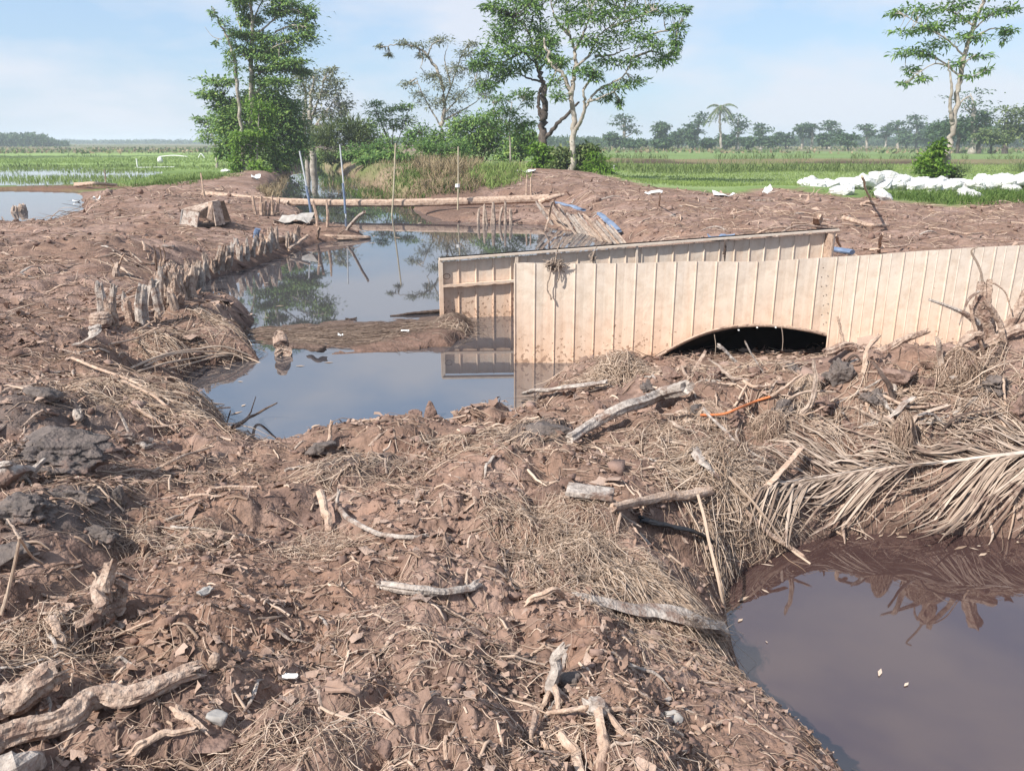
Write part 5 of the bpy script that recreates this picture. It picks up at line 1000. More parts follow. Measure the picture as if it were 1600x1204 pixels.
# torn flakes of peat and bark: small crumpled sheets
x, y, h = scatter(6500, 1.25, 11, dens=lambda x, y, m: .15 + .85 * sst(.42, .6, fbm2(x / .35, y / .35, 3, 221))); r = np.hypot(x, y); K = len(x); gi, gj = np.meshgrid([-1., 0, 1], [-1., 0, 1], indexing='ij')
G = np.stack([gi.ravel(), gj.ravel(), 0 * gi.ravel()], 1)[None] + RNG.normal(0, 1, (K, 9, 3)) * [.34, .34, .30]; G = G * (np.exp(RNG.normal(np.log(.0075), .5, K)) * (.6 + .24 * r))[:, None, None] * np.stack([np.ones(K), RNG.uniform(.35, 1, K), np.ones(K)], 1)[:, None]
a1 = RNG.uniform(0, 2 * pi, K); a2 = RNG.normal(0, .5, K); ca, sa, cb_, sb = np.cos(a1)[:, None], np.sin(a1)[:, None], np.cos(a2)[:, None], np.sin(a2)[:, None]
X, Y, Z = G[..., 0], G[..., 1], G[..., 2]; X, Z = X * cb_ - Z * sb, X * sb + Z * cb_; X, Y = X * ca - Y * sa, X * sa + Y * ca
V = np.stack([X + x[:, None], Y + y[:, None], Z + h[:, None] + .006 + .002 * r[:, None]], 2).reshape(-1, 3); b0 = (np.arange(K) * 9)[:, None]
Fq = np.concatenate([np.concatenate([b0 + q for q in (i * 3 + j, i * 3 + j + 1, i * 3 + j + 4, i * 3 + j + 3)], 1) for i in (0, 1) for j in (0, 1)]); obj('peat_flakes', V, [Fq], M['flake'], kind='stuff', label='torn crumpled flakes of dried peat and bark on the dug soil', smooth=True)
# crumbs and small clods
def crumbs(x, y, h, s, name, sub=1):
    V0, F0 = ico(sub); K = len(x); tm = np.stack([lump((0, 0, 0), 1, 1, 1, sub, .7, 2.2, i, facets=10)[0] for i in range(24)])[RNG.integers(0, 24, K)]; J = 1 + RNG.normal(0, .17, (K, len(V0), 1)); ax = RNG.uniform(.6, 1.5, (K, 1, 3)) * [1, 1, .7]; th = RNG.uniform(0, 2 * pi, K); Q = tm * J * ax * s[:, None, None]
    ct, s_ = np.cos(th)[:, None], np.sin(th)[:, None]; X = Q[..., 0] * ct - Q[..., 1] * s_; Y = Q[..., 0] * s_ + Q[..., 1] * ct
    V = np.stack([X + x[:, None], Y + y[:, None], Q[..., 2] + (h + s * .3)[:, None]], 2); F_ = (F0[None] + (np.arange(K) * len(V0))[:, None, None]).reshape(-1, 3)
    return V.reshape(-1, 3), [F_]
x, y, h = scatter(6500, 1.25, 9); r = np.hypot(x, y); a = crumbs(x, y, h, np.exp(RNG.normal(np.log(.005), .55, len(x))) * (.5 + .3 * r), 'c')
x, y, h = scatter(300, 1.25, 12, dens=lambda x, y, m: sst(.45, .65, fbm2(x / .7, y / .7, 3, 205))); r = np.hypot(x, y); b = crumbs(x, y, h, np.exp(RNG.normal(np.log(.011), .4, len(x))) * (.6 + .22 * r), 'c', 2)
x, y, h = scatter(2600, 7, 32); r = np.hypot(x, y); c_ = crumbs(x, y, h, np.exp(RNG.normal(np.log(.006), .5, len(x))) * (.5 + .25 * r), 'c')
V, Fs = merge([a, b, c_]); obj('mud_crumbs', V, Fs, M['crumb'], kind='stuff', label='loose crumbs and small clods of reddish mud')

# ------------------------------------------------------------------ larger loose sticks and root pieces: every one an object
AREAS = [('on the mud at the left edge of the foreground', 0, 200, 860, 1200, 20), ('on the bare mud of the lower centre', 380, 800, 930, 1200, 26), ('on the mud between the ragged grey stump and the pit', 850, 1150, 1000, 1190, 22), ('around the straw heap in the middle foreground', 700, 1050, 790, 930, 22),
    ('on the mud left of the bent branch', 180, 500, 700, 900, 26), ('on the near bank between pool and bent branch', 430, 850, 680, 790, 28), ('on the left slope between ribbed bag and clay slab', 0, 300, 540, 680, 24), ('on the bare left bank before the broken box', 0, 300, 350, 500, 34), ('on the far left bank around the white scraps', 30, 400, 300, 350, 18),
    ('on the mound before the arched sheet', 950, 1300, 580, 740, 34), ('on the mound before the right sheet', 1300, 1600, 580, 690, 24), ('on the pit bank below the palm frond', 1250, 1600, 770, 830, 14), ('on the far mud behind the sheets', 1000, 1600, 310, 370, 40), ('on the far mud by the leaning stakes', 880, 1250, 300, 345, 24)]
for where, x0, x1, y0, y1, n in AREAS:
    for k in range(n):
        c = hit(random.uniform(x0, x1), random.uniform(y0, y1)); r = math.hypot(c[0], c[1])
        hh, mm = land(np.array([c[0]]), np.array([c[1]]))
        if mm['sw'][0] < .05 or mm['mud'][0] < .5: continue
        L_ = random.uniform(.07, .2) * (.55 + min(.21 * r, 1.6 + .08 * r)); rad = random.uniform(.0035, .008) * (.5 + min(.19 * r, 1.5 + .06 * r))
        P, R = fibres(c[:1], c[1:2], np.array([L_]), np.array([rad]), np.array([random.uniform(0, 2 * pi)]), 9, .9, .02, lift=rad * .4, kink=.25)
        sd0 = random.randint(0, 999); V, Fs = tube(P[0], R[0] * (1.15 if random.random() < .5 else 1), 7, .25, sd0, .3, rad * 1.5, flat=random.uniform(.4, 1))
        thick = rad / (.5 + min(.19 * r, 1.5 + .06 * r)) > .0055
        obj('thick_root' if thick else 'dry_stick', V, Fs, M[random.choice(['tanwood', 'wood', 'greywood', 'mudwood'] if thick else ['tanwood', 'tanwood', 'wood', 'straw'])], None, ('stout pale root piece lying ' if thick else 'thin dry stick lying ') + where, 'root' if thick else 'stick', ('root pieces ' if thick else 'dry sticks ') + where)

# bits afloat: straw and flakes drifting on the water, thickest along the edges
def afloat(n, poly, x0, x1, y0, y1, wid):
    x = RNG.uniform(x0, x1, n * 4); y = RNG.uniform(y0, y1, n * 4); s = sdf(poly, x, y); m = land(x, y); k = (m[0] < -.01) & (RNG.random(len(x)) < np.exp(s / wid) + .012); return x[k][:n], y[k][:n]
xa, ya = afloat(420, PIT, .5, 6, 1.5, 4.5, .10); xb, yb = afloat(900, POOL, -5, 6, 5.5, 26, .25); x = np.r_[xa, xb]; y = np.r_[ya, yb]; r = np.hypot(x, y); K = len(x)
L_ = np.exp(RNG.uniform(np.log(.012), np.log(.09), K)) * (.4 + .16 * r); V, Fs = leaves(np.stack([x, y, np.full(K, .004)], 1), RNG.normal(size=(K, 3)) * [1, 1, .02], np.tile([0, 0, 1.], (K, 1)), L_, np.minimum(L_ * RNG.uniform(.06, .5, K), .02 * (.4 + .16 * r)), np.full((K, 1), .02)); obj('floating_litter', V, Fs, M['straw'], kind='stuff', label='bits of straw and bark afloat along the water edges')
# ------------------------------------------------------------------ trees, bushes, grasses
class Tree:
    def __init__(s, name, label, Y, base, cat='tree', group=None, bark='bark_pale', leaf='leaf', seed=1):
        s.Y = Y; s.bark = bark; s.leaf = leaf; s.rg = np.random.default_rng(seed); s.br = []; s.wood = []; s.lf = []; s.px = Y / F * 1.02
        b = PY(base[0], base[1], Y); g = height(np.array([b[0]]), np.array([Y]))[0]; s.base = np.array([b[0], Y, g]); s.e = empty(name, s.base, label, cat, group)
    def pt(s, px, py, dy=0): return PY(px, py, s.Y + dy)
    def limb(s, pts, r0, r1, dy0=0, dy1=0, ground=False, sides=9):
        n = len(pts); P = np.array([s.pt(a, b, dy0 + (dy1 - dy0) * i / (n - 1)) for i, (a, b) in enumerate(pts)])
        if ground: P[0] = [P[0][0], P[0][1], s.base[2] - .25]
        m = max(6, n * 6); P = catmull(P, m); P[1:-1] += s.rg.normal(0, r0 * .22, (m - 2, 3)); R = np.linspace(r0, r1, m)
        if ground: R[0] *= 1.5; R[1] *= 1.15
        s.wood.append(tube(P, R, sides, .12, int(s.rg.integers(999)))); s.br.append(P); return s
    def cluster(s, px, py, rx, ry, n=60, L=.34, W=.085, depth=.8, droop=.35, dy=None, sub=6, twig=True, up=.15):
        if sub == 6: sub = int(np.clip(rx / 2.6, 6, 12))
        c = s.pt(px, py); c = c + [0, (s.rg.uniform(-1, 1) * depth * max(rx, 12) * s.px) if dy is None else dy, 0]
        rx, ry = rx * s.px, ry * s.px; B = np.concatenate(s.br) if s.br else None
        for k in range(sub):
            v = s.rg.normal(size=3); v /= np.linalg.norm(v); q = c + v * [rx, rx * .8, ry] * s.rg.uniform(.25, .95)
            if twig and B is not None:
                a = B[np.argmin(((B - q) ** 2).sum(1))]; m1 = a + (q - a) * .5 + s.rg.normal(0, .06, 3) * np.linalg.norm(q - a) + [0, 0, -.04 * np.linalg.norm(q - a)]
                s.wood.append(tube(catmull([a, m1, q], 6), np.linspace(.022, .006, 6) * (s.Y / 41), 4))
            m = max(3, n // sub); sp_ = .42 * np.array([rx, rx * .8, max(ry * .8, .06)]); off = s.rg.normal(size=(m, 3)) * sp_
            d = off / (np.linalg.norm(off, axis=1)[:, None] + 1e-6) + s.rg.normal(0, .55, (m, 3)) + v * .5; d[:, 2] = d[:, 2] * .5 - droop * s.rg.random(m) + up
            upv = s.rg.normal(0, .4, (m, 3)) + [0, 0, 1]; l = L * .8 * s.rg.uniform(.5, 1.25, m)
            s.lf.append(leaves(q + off, d, upv, l, W * .82 * s.rg.uniform(.7, 1.3, m), s.rg.uniform(.1, .7, (m, 1))))
        return s
    def done(s):
        if s.wood: V, Fs = merge(s.wood); obj('trunk', V, Fs, M[s.bark], s.e)
        if s.lf: V, Fs = merge(s.lf); obj('crown', V, Fs, M[s.leaf], s.e)
def cl(t, ells_, **k):
    for c in ells_: t.cluster(*c[:4], n=int(7.0 * k.get('d', .16) * c[2] * c[3] + 4.2 * k.get('b', 22)), **{a: b for a, b in k.items() if a not in 'db'})
# left group
t = Tree('tall_tree', 'tallest dark green tree of the left group with layered flat branches', 54, (390, 270), leaf='leaf_dark', seed=1)
t.limb([(392, 272), (395, 215), (393, 150), (392, 80), (394, 40), (391, 0), (390, -40)], .2, .06, ground=True)
for pts in ([(393, 125), (420, 105), (445, 100)], [(393, 90), (425, 75), (455, 64)], [(393, 60), (430, 30), (455, 15), (480, 24)], [(392, 75), (378, 50), (368, 20)], [(393, 150), (430, 120), (470, 100)], [(393, 40), (405, 10), (420, -15)], [(393, 100), (380, 86)], [(430, 50), (455, 40), (478, 42)]): t.limb(pts, .06, .02, 0, random.uniform(-1.2, 1.2))
cl(t, [(375, 5, 14, 10), (395, 28, 10, 7), (385, -10, 20, 10), (410, -15, 20, 10), (450, 14, 28, 8), (482, 26, 8, 8), (466, 40, 22, 5), (430, 20, 12, 6), (440, 2, 20, 6), (452, 62, 34, 6), (482, 57, 9, 6), (402, 58, 20, 9), (376, 52, 14, 5), (378, 30, 9, 8), (412, 80, 20, 8), (440, 78, 26, 7), (462, 98, 22, 6), (440, 106, 25, 6), (388, 85, 18, 8), (420, 92, 15, 6), (410, 110, 20, 7), (445, 130, 25, 6), (470, 112, 12, 5), (405, 125, 12, 6)], L=.36, W=.12, d=.4, b=46, droop=.2); t.done()
t = Tree('leaning_tree', 'thin pale tree leaning left beside the tallest dark green tree', 53, (378, 268), leaf='leaf_dark', seed=2)
t.limb([(380, 268), (378, 210), (372, 150), (367, 95), (356, 60), (342, 35), (332, 12)], .15, .03, ground=True); t.limb([(347, 62), (332, 57), (320, 42)], .025, .01); t.limb([(367, 100), (357, 85)], .03, .01)
cl(t, [(350, 36, 8, 5), (358, 62, 8, 7), (362, 85, 8, 8), (354, 100, 9, 6), (370, 110, 10, 6), (340, 70, 3, 2), (333, 22, 4, 6), (365, 50, 8, 5)], L=.34, W=.09, d=.2, b=14, sub=4); t.done()
t = Tree('bushy_tree', 'dense dark bushy tree filling the base of the left group', 55, (430, 262), bark='bark_dark', leaf='leaf_dark', seed=3)
t.limb([(430, 262), (428, 210), (425, 160)], .16, .05, ground=True); t.limb([(428, 220), (400, 180), (350, 150)], .07, .02); t.limb([(428, 210), (455, 180), (465, 160)], .07, .02); t.limb([(426, 215), (370, 200)], .06, .02)
cl(t, [(345, 130, 22, 7), (335, 150, 18, 7), (350, 165, 18, 10), (360, 185, 26, 16), (400, 150, 25, 12), (400, 185, 35, 22), (430, 150, 22, 14), (435, 175, 26, 20), (458, 190, 20, 20), (380, 215, 35, 18), (420, 215, 35, 20), (455, 218, 22, 18), (345, 195, 18, 14), (355, 225, 15, 14), (435, 240, 25, 14), (470, 225, 14, 14), (345, 240, 10, 10), (415, 195, 25, 20), (375, 165, 22, 14), (450, 165, 18, 12)], L=.34, W=.15, d=.3, b=50, droop=.3); t.done()
t = Tree('creeper_tree', 'bright green creeper covered sapling before the left group', 51.5, (392, 268), leaf='leaf_bright', seed=4)
t.limb([(398, 268), (402, 230), (405, 175)], .07, .03, ground=True)
cl(t, [(405, 168, 14, 10), (412, 182, 14, 8), (385, 210, 16, 8), (400, 222, 18, 10), (375, 228, 12, 10), (372, 250, 14, 14), (392, 240, 12, 12), (366, 262, 9, 7), (410, 205, 14, 8), (420, 170, 7, 8)], L=.3, W=.15, d=.2, b=20); t.done()
t = Tree('small_tree', 'small bluish green tree at the far left edge of the left group', 72, (338, 246), leaf='leaf_dark', seed=5)
t.limb([(338, 248), (335, 220), (325, 195)], .12, .04, ground=True)
cl(t, [(315, 190, 12, 6), (330, 205, 15, 8), (340, 190, 12, 8), (325, 218, 10, 6), (345, 215, 10, 10), (310, 186, 7, 3)], L=.4, W=.14, d=.2, b=22); t.done()
t = Tree('pale_limbed_tree', 'rounded grey green tree with pale bare limbs behind the left group', 68, (487, 232), leaf='leaf_grey', seed=6)
t.limb([(487, 235), (486, 205), (484, 170), (490, 120)], .3, .08, ground=True); t.limb([(480, 235), (475, 200), (478, 150), (470, 125)], .2, .05, .5, 1, ground=True)
for pts in ([(486, 205), (505, 180), (520, 160)], [(485, 185), (500, 150), (505, 125)], [(485, 190), (470, 170)], [(486, 200), (515, 195), (530, 185)]): t.limb(pts, .1, .03, 0, random.uniform(-1, 1))
cl(t, [(490, 113, 22, 6), (512, 128, 20, 8), (526, 142, 13, 8), (478, 135, 16, 10), (503, 152, 26, 9), (531, 162, 15, 10), (490, 173, 22, 9), (522, 183, 20, 9), (478, 190, 13, 9), (505, 203, 25, 8), (520, 110, 8, 5), (466, 118, 10, 5), (540, 175, 6, 8)], L=.42, W=.15, d=.16, b=24); t.done()
# low growth along the right canal bank
def bush(name, label, Y, ells, leaf, base, L=.32, W=.14, seed=0, d=.22, b=24, group=None, cat='bush', bark='bark_dark', **k):
    t = Tree(name, label, Y, base, cat, group, bark, leaf, seed)
    for e in ells[:5]: t.limb([base, ((base[0] + e[0]) / 2 + 2, (base[1] + e[1]) / 2), (e[0], e[1])], .04, .015, ground=False, sides=5)
    cl(t, ells, L=L, W=W, d=d, b=b, **k); t.done()
bush('nipah_clump', 'spiky long leaved palm clump beyond the canal behind the poles', 64, [(520, 215, 20, 16), (545, 205, 20, 12), (555, 222, 22, 12), (500, 225, 12, 8)], 'leaf_olive', (530, 236), L=1.1, W=.10, up=.9, seed=11, cat='palm clump')
bush('bush', 'dark bush in the gap right of the spiky palm clump', 66, [(570, 195, 16, 10), (585, 212, 20, 12), (605, 222, 18, 10), (560, 215, 12, 10)], 'leaf_dark', (580, 236), seed=12)
bush('bush', 'mid green low bush on the right bank above the second pole', 52, [(560, 235, 20, 8), (595, 230, 15, 9), (575, 240, 18, 7), (540, 240, 15, 6)], 'leaf', (570, 250), seed=13)
bush('small_tree', 'small flat topped tree with layered branches left of the wispy pale tree', 58, [(582, 162, 13, 4), (590, 178, 16, 6), (612, 172, 18, 5), (640, 168, 12, 5), (600, 190, 18, 6), (630, 186, 16, 7), (618, 200, 12, 6)], 'leaf_dark', (612, 240), seed=14, cat='tree', L=.36, W=.1)
t = Tree('wispy_tree', 'wispy pale tree with bare arching branches in the middle distance', 57, (688, 228), leaf='leaf_grey', seed=15)
t.limb([(688, 240), (690, 205), (694, 160), (685, 115), (668, 88), (650, 74), (625, 70), (598, 73)], .17, .02, ground=True)
for pts in ([(693, 165), (710, 120), (722, 85), (735, 66)], [(692, 180), (720, 150), (742, 125)], [(690, 200), (670, 165), (655, 135), (650, 120)], [(668, 90), (675, 70), (690, 62)], [(705, 135), (695, 95), (700, 70)], [(690, 190), (735, 165), (755, 150)], [(655, 78), (660, 95), (656, 108)]): t.limb(pts, .06, .012, 0, random.uniform(-1.2, 1.2))
cl(t, [(652, 72, 14, 4), (630, 68, 8, 3), (592, 72, 4, 2), (606, 86, 4, 2), (690, 66, 16, 6), (660, 90, 8, 4), (672, 120, 14, 7), (640, 130, 12, 4), (690, 130, 20, 9), (710, 110, 18, 9), (728, 85, 14, 7), (715, 150, 20, 10), (742, 130, 14, 9), (742, 105, 18, 8), (680, 160, 20, 9), (735, 70, 10, 4), (760, 150, 10, 8), (655, 150, 12, 6), (705, 180, 18, 8)], L=.32, W=.085, d=.2, b=26); t.done()
bush('bush', 'dark rounded bush under the wispy pale tree', 55, [(655, 205, 18, 14), (690, 212, 18, 12), (670, 225, 18, 12), (640, 222, 14, 10), (715, 205, 16, 12)], 'leaf', (670, 240), seed=16)
bush('bush', 'blue green leafy bush on the right bank above the bamboo pole', 49, [(665, 232, 16, 10), (690, 234, 22, 14), (720, 232, 16, 14), (700, 248, 20, 8)], 'leaf', (692, 256), seed=17, L=.4, W=.09, up=.4)
bush('bush', 'dark wide bush between the wispy tree and the thin trunked sapling', 52, [(735, 200, 20, 12), (720, 190, 15, 8), (755, 190, 20, 12), (745, 218, 22, 14), (770, 230, 22, 18), (785, 215, 18, 16), (735, 236, 16, 14), (765, 205, 16, 10)], 'leaf_dark', (755, 256), seed=18)
t = Tree('sapling', 'slender sapling with a straight pale trunk left of the dark trunked tree', 46, (797, 262), leaf='leaf', seed=19)
t.limb([(798, 262), (797, 225), (796, 190), (800, 160)], .055, .02, ground=True)
for pts in ([(797, 200), (775, 175), (770, 160)], [(797, 190), (815, 160), (822, 145)], [(797, 210), (815, 195)], [(797, 215), (772, 200)]): t.limb(pts, .025, .01, 0, random.uniform(-.6, .6))
cl(t, [(780, 155, 12, 6), (770, 178, 15, 7), (790, 172, 12, 7), (815, 150, 14, 8), (830, 158, 8, 7), (805, 188, 16, 10), (775, 200, 14, 8), (822, 195, 10, 6), (750, 185, 12, 6), (808, 205, 12, 8)], L=.34, W=.1, d=.16, b=20); t.done()
bush('bush', 'dark shaded bush right behind the slender sapling', 50, [(815, 215, 18, 14), (805, 235, 18, 12), (825, 232, 14, 10), (790, 245, 14, 8), (830, 210, 10, 10)], 'leaf_dark', (812, 254), seed=20)
bush('bush', 'bright yellow green bush at the foot of the dark trunked tree', 42.5, [(842, 238, 16, 10), (852, 252, 16, 12), (838, 258, 12, 10), (862, 240, 12, 10)], 'leaf_bright', (850, 272), seed=21)
bush('bush', 'olive bush round the pale trunk of the big tree', 41.6, [(880, 245, 16, 10), (905, 238, 16, 10), (915, 255, 18, 12), (885, 262, 14, 8), (920, 230, 10, 6), (870, 260, 10, 8)], 'leaf_olive', (898, 276), seed=22)
bush('bush', 'yellow green drooping bush at the right end of the tree group', 40.5, [(935, 258, 14, 10), (945, 268, 12, 10), (925, 270, 12, 8), (930, 245, 10, 8), (952, 276, 8, 6)], 'leaf_bright', (935, 284), L=.4, W=.09, seed=23)
for i, (lb, Y, el, lf, bs) in enumerate((('dark bush overhanging the far end of the canal on the left', 60, [(440, 248, 16, 10), (455, 240, 14, 10), (462, 252, 10, 8), (430, 258, 12, 7), (448, 262, 10, 5)], 'leaf_dark', (445, 268)), ('green bush closing the far end of the canal', 78, [(480, 242, 16, 10), (500, 244, 16, 9), (492, 254, 14, 6), (515, 248, 14, 8), (474, 254, 10, 5)], 'leaf', (492, 262)), ('olive bush at the foot of the spiky palm clump', 66, [(530, 240, 18, 8), (550, 246, 16, 7), (515, 250, 12, 6), (565, 240, 12, 7)], 'leaf_olive', (535, 258)), ('low bright bush between the second pole and the bamboo pole', 50, [(590, 246, 18, 7), (615, 240, 14, 8), (640, 246, 14, 7), (570, 252, 12, 5)], 'leaf', (600, 262)), ('small bright bush on the bank at the left tree foot beside the canal', 50, [(410, 268, 12, 6), (400, 262, 8, 6), (420, 276, 8, 4)], 'leaf_bright', (410, 282)))):
    bush('bush', lb, Y, el, lf, bs, seed=50 + i, L=.34, W=.14, d=.3, b=30)
# the tree whose trunk colour holds the canopy's shade, and the big pale one
t = Tree('shaded_trunk_tree', 'leafy tree with a double trunk coloured dark for canopy shade, in the middle tree group', 44, (848, 268), bark='bark_dark', leaf='leaf', seed=24)
t.limb([(848, 270), (848, 215), (849, 180), (852, 145), (846, 120), (838, 98), (836, 70)], .24, .06, ground=True); t.limb([(847, 190), (842, 168), (843, 145), (850, 128)], .10, .07, .1, -.1); t.limb([(849, 218), (868, 198), (893, 172), (905, 160)], .13, .05, 0, -1.2)
for pts in ([(845, 128), (825, 122), (808, 115), (790, 118)], [(838, 100), (815, 80), (790, 70)], [(842, 110), (858, 92), (870, 85)], [(838, 90), (825, 50), (805, 25)], [(837, 80), (845, 45), (838, 10)], [(815, 82), (790, 95), (765, 100)]): t.limb(pts, .06, .018, 0, random.uniform(-1.3, 1.3))
cl(t, [(782, 60, 22, 14), (800, 82, 22, 10), (772, 102, 24, 8), (758, 84, 8, 8), (830, 72, 22, 12), (852, 88, 18, 12), (758, 135, 15, 8), (745, 102, 10, 5), (790, 108, 15, 7), (800, 32, 26, 16), (780, 15, 16, 8), (830, 12, 22, 10), (845, 45, 20, 14), (872, 98, 14, 8), (818, 105, 12, 8), (860, 65, 14, 10), (812, -8, 26, 10), (850, -12, 22, 10), (765, 8, 8, 5), (784, 120, 12, 6)], L=.34, W=.11, d=.17, b=26); t.done()
t = Tree('pale_trunked_tree', 'big spreading tree with a pale forked trunk right of the dark trunked tree', 41, (893, 278), leaf='leaf', seed=25)
t.limb([(893, 280), (895, 240), (896, 205), (896, 172), (890, 142), (880, 116), (864, 102), (854, 78), (850, 60)], .17, .045, ground=True)
t.limb([(897, 208), (908, 188), (914, 165), (911, 140)], .12, .05, 0, -.8); t.limb([(892, 150), (899, 110), (897, 75), (889, 50), (884, 20)], .12, .03, 0, .8)
for pts in ([(899, 105), (922, 85), (934, 58), (955, 40), (975, 20)], [(914, 170), (930, 145), (955, 130), (978, 115), (990, 85), (1005, 60)], [(930, 88), (955, 86), (985, 75)], [(911, 142), (925, 118), (930, 108)], [(918, 160), (940, 152), (965, 140)], [(897, 80), (915, 45), (925, 10)], [(889, 55), (868, 30), (860, 0)], [(990, 90), (1020, 80), (1040, 90)], [(955, 42), (990, 30), (1025, 15)], [(1000, 62), (1030, 50), (1058, 48)]): t.limb(pts, .07, .015, 0, random.uniform(-1.6, 1.6))
cl(t, [(905, 116, 16, 7), (925, 125, 10, 6), (890, 15, 22, 10), (920, 30, 24, 12), (950, 18, 24, 10), (985, 30, 24, 10), (1010, 8, 28, 8), (1042, 14, 24, 8), (1060, 45, 11, 7), (1056, 62, 7, 9), (1000, 58, 24, 10), (965, 55, 24, 10), (1022, 75, 18, 7), (1030, 95, 18, 8), (1046, 88, 10, 6), (985, 95, 18, 8), (958, 97, 18, 7), (960, 140, 16, 6), (985, 128, 18, 8), (945, 155, 12, 5), (930, 108, 14, 7), (870, 150, 10, 6), (868, 128, 10, 7), (888, 38, 16, 10), (912, 62, 18, 9), (970, 160, 3, 6), (1055, 75, 3, 8), (880, 95, 13, 8), (935, 72, 14, 8), (920, -8, 28, 10), (970, -10, 28, 10), (1020, -14, 26, 8), (880, -10, 20, 10), (1070, 18, 6, 4)], L=.34, W=.095, d=.13, b=22); t.done()
# leaning tree on the right
t = Tree('leaning_tree', 'tall thin tree leaning right among the white sandbags', 35, (1472, 288), leaf='leaf', seed=26)
t.limb([(1472, 292), (1482, 240), (1490, 192), (1497, 142), (1503, 105), (1514, 62), (1525, 30), (1537, -5), (1545, -50)], .125, .055, ground=True)
t.limb([(1489, 195), (1485, 172), (1486, 130), (1482, 95)], .10, .02, 0, -.4); t.limb([(1494, 165), (1508, 154), (1516, 150)], .04, .02)
for pts in ([(1508, 90), (1480, 62), (1445, 42), (1410, 22)], [(1500, 120), (1470, 95), (1440, 85), (1415, 88)], [(1518, 50), (1545, 25), (1575, 12)], [(1505, 100), (1525, 85)], [(1486, 105), (1460, 100), (1430, 118)], [(1503, 118), (1520, 120), (1538, 110)], [(1514, 62), (1550, 45), (1572, 48)], [(1520, 40), (1490, 20), (1465, 12)]): t.limb(pts, .04, .012, 0, random.uniform(-.8, .8))
cl(t, [(1400, 18, 10, 6), (1425, 14, 16, 5), (1446, 22, 16, 6), (1410, 50, 17, 5), (1438, 44, 18, 7), (1468, 40, 18, 7), (1498, 30, 18, 8), (1528, 25, 18, 7), (1558, 18, 16, 6), (1580, 12, 11, 6), (1510, 3, 18, 6), (1570, 46, 12, 5), (1415, 83, 14, 5), (1435, 80, 14, 6), (1457, 84, 14, 6), (1470, 68, 17, 6), (1425, 110, 9, 5), (1435, 122, 11, 5), (1410, 132, 7, 3), (1505, 58, 14, 6), (1530, 58, 14, 6), (1525, 88, 16, 5), (1515, 120, 9, 4), (1540, 110, 5, 3), (1490, 100, 11, 4), (1482, 12, 14, 6), (1540, -12, 22, 8), (1500, -18, 20, 8), (1574, 58, 3, 7)], L=.32, W=.085, d=.10, b=13, droop=.5, sub=5); t.done()
bush('bush', 'bright green shrub wrapped round the foot of the leaning tree', 34.5, [(1460, 230, 10, 10), (1455, 250, 14, 12), (1468, 262, 14, 10), (1448, 262, 12, 9), (1470, 240, 8, 10), (1450, 276, 12, 6)], 'leaf_bright', (1464, 290), L=.26, W=.13, seed=27)
bush('bush', 'small dull bush just right of the leaning tree foot', 35.5, [(1486, 268, 9, 8), (1492, 278, 8, 5)], 'leaf_olive', (1484, 290), L=.26, W=.1, seed=28)
# coconut palm far out in the fields
Yp = 215; t = Tree('coconut_palm', 'lone coconut palm with a pale trunk far out in the fields', Yp, (1128, 231), 'palm tree', None, 'bark_pale', 'leaf_olive', 29)
t.limb([(1128, 232), (1126, 215), (1125, 190), (1126, 168)], .36, .26, ground=True)
top_ = PY(1126, 167, Yp)
for a in np.linspace(0, 2 * pi, 15, endpoint=False):
    el = random.uniform(-.5, .9); d = np.array([cos(a), sin(a), 0]); tt = np.linspace(0, 1, 9)[:, None]; Lf = random.uniform(3.4, 4.6); P = top_ + d * Lf * tt * cos(el * .6) + np.array([0, 0, 1]) * (Lf * (np.sin(el) * tt - .75 * tt ** 2))
    t.wood.append(tube(P, np.linspace(.06, .02, 9), 4)); k = 40; i = np.linspace(.15, 1, k); Q = np.stack([np.interp(i, tt[:, 0], P[:, j]) for j in range(3)], 1); lat = np.cross(d, [0, 0, 1])
    for s_ in (1, -1): t.lf.append(leaves(Q, d * .5 + lat * s_ * .7 + np.array([0, 0, -.55]) + t.rg.normal(0, .1, (k, 3)), np.tile([0, 0, 1.], (k, 1)), .95 * (1.15 - .6 * np.abs(i - .4)), np.full(k, .13), np.full((k, 1), .3)))
t.done()
# trees far out in the fields
def far_tree(px, top, base, wd, Y, kind, label, seed, leaf='leaf_far', grp=None):
    t = Tree('field_tree', label, Y, (px, base), 'tree', grp, 'bark_pale' if kind == 'flat' else 'bark_dark', leaf, seed); H = base - top; r = .0035 * Y * H / 40
    if kind == 'flat':
        t.limb([(px + random.uniform(-2, 2), base), (px, base - H * .4), (px + random.uniform(-2, 2), top + H * .2)], r * .55, r * .25, ground=True, sides=6); n = 7
        for k in range(n):
            f = k / (n - 1); w = wd * .5 * (.9 - .5 * abs(f - .25)); py = top + H * (.03 + .50 * f); cx = px + random.uniform(-.35, .35) * wd * (.4 + .6 * f)
            t.limb([(px, min(base - 4, py + H * .2)), (cx, py + 1)], r * .2, r * .08, 0, random.uniform(-2, 2), sides=4); t.cluster(cx, py, w * .62, H * .035 + .4, n=70, L=Y * .0055, W=Y * .0022, sub=4, twig=False, droop=.1)
    else:
        t.limb([(px, base), (px, base - H * .3), (px, top + H * .4)], r * .6, r * .3, ground=True, sides=6); n = 11
        for k in range(n):
            an = random.uniform(0, 2 * pi); q = random.random() ** .5; cx = px + wd * .38 * cos(an) * q; py = (top + base - H * .1) / 2 + H * .36 * sin(an) * q; t.cluster(cx, py, wd * .2, H * .14, n=90, L=Y * .0055, W=Y * .003, sub=4, twig=False)
    t.done()
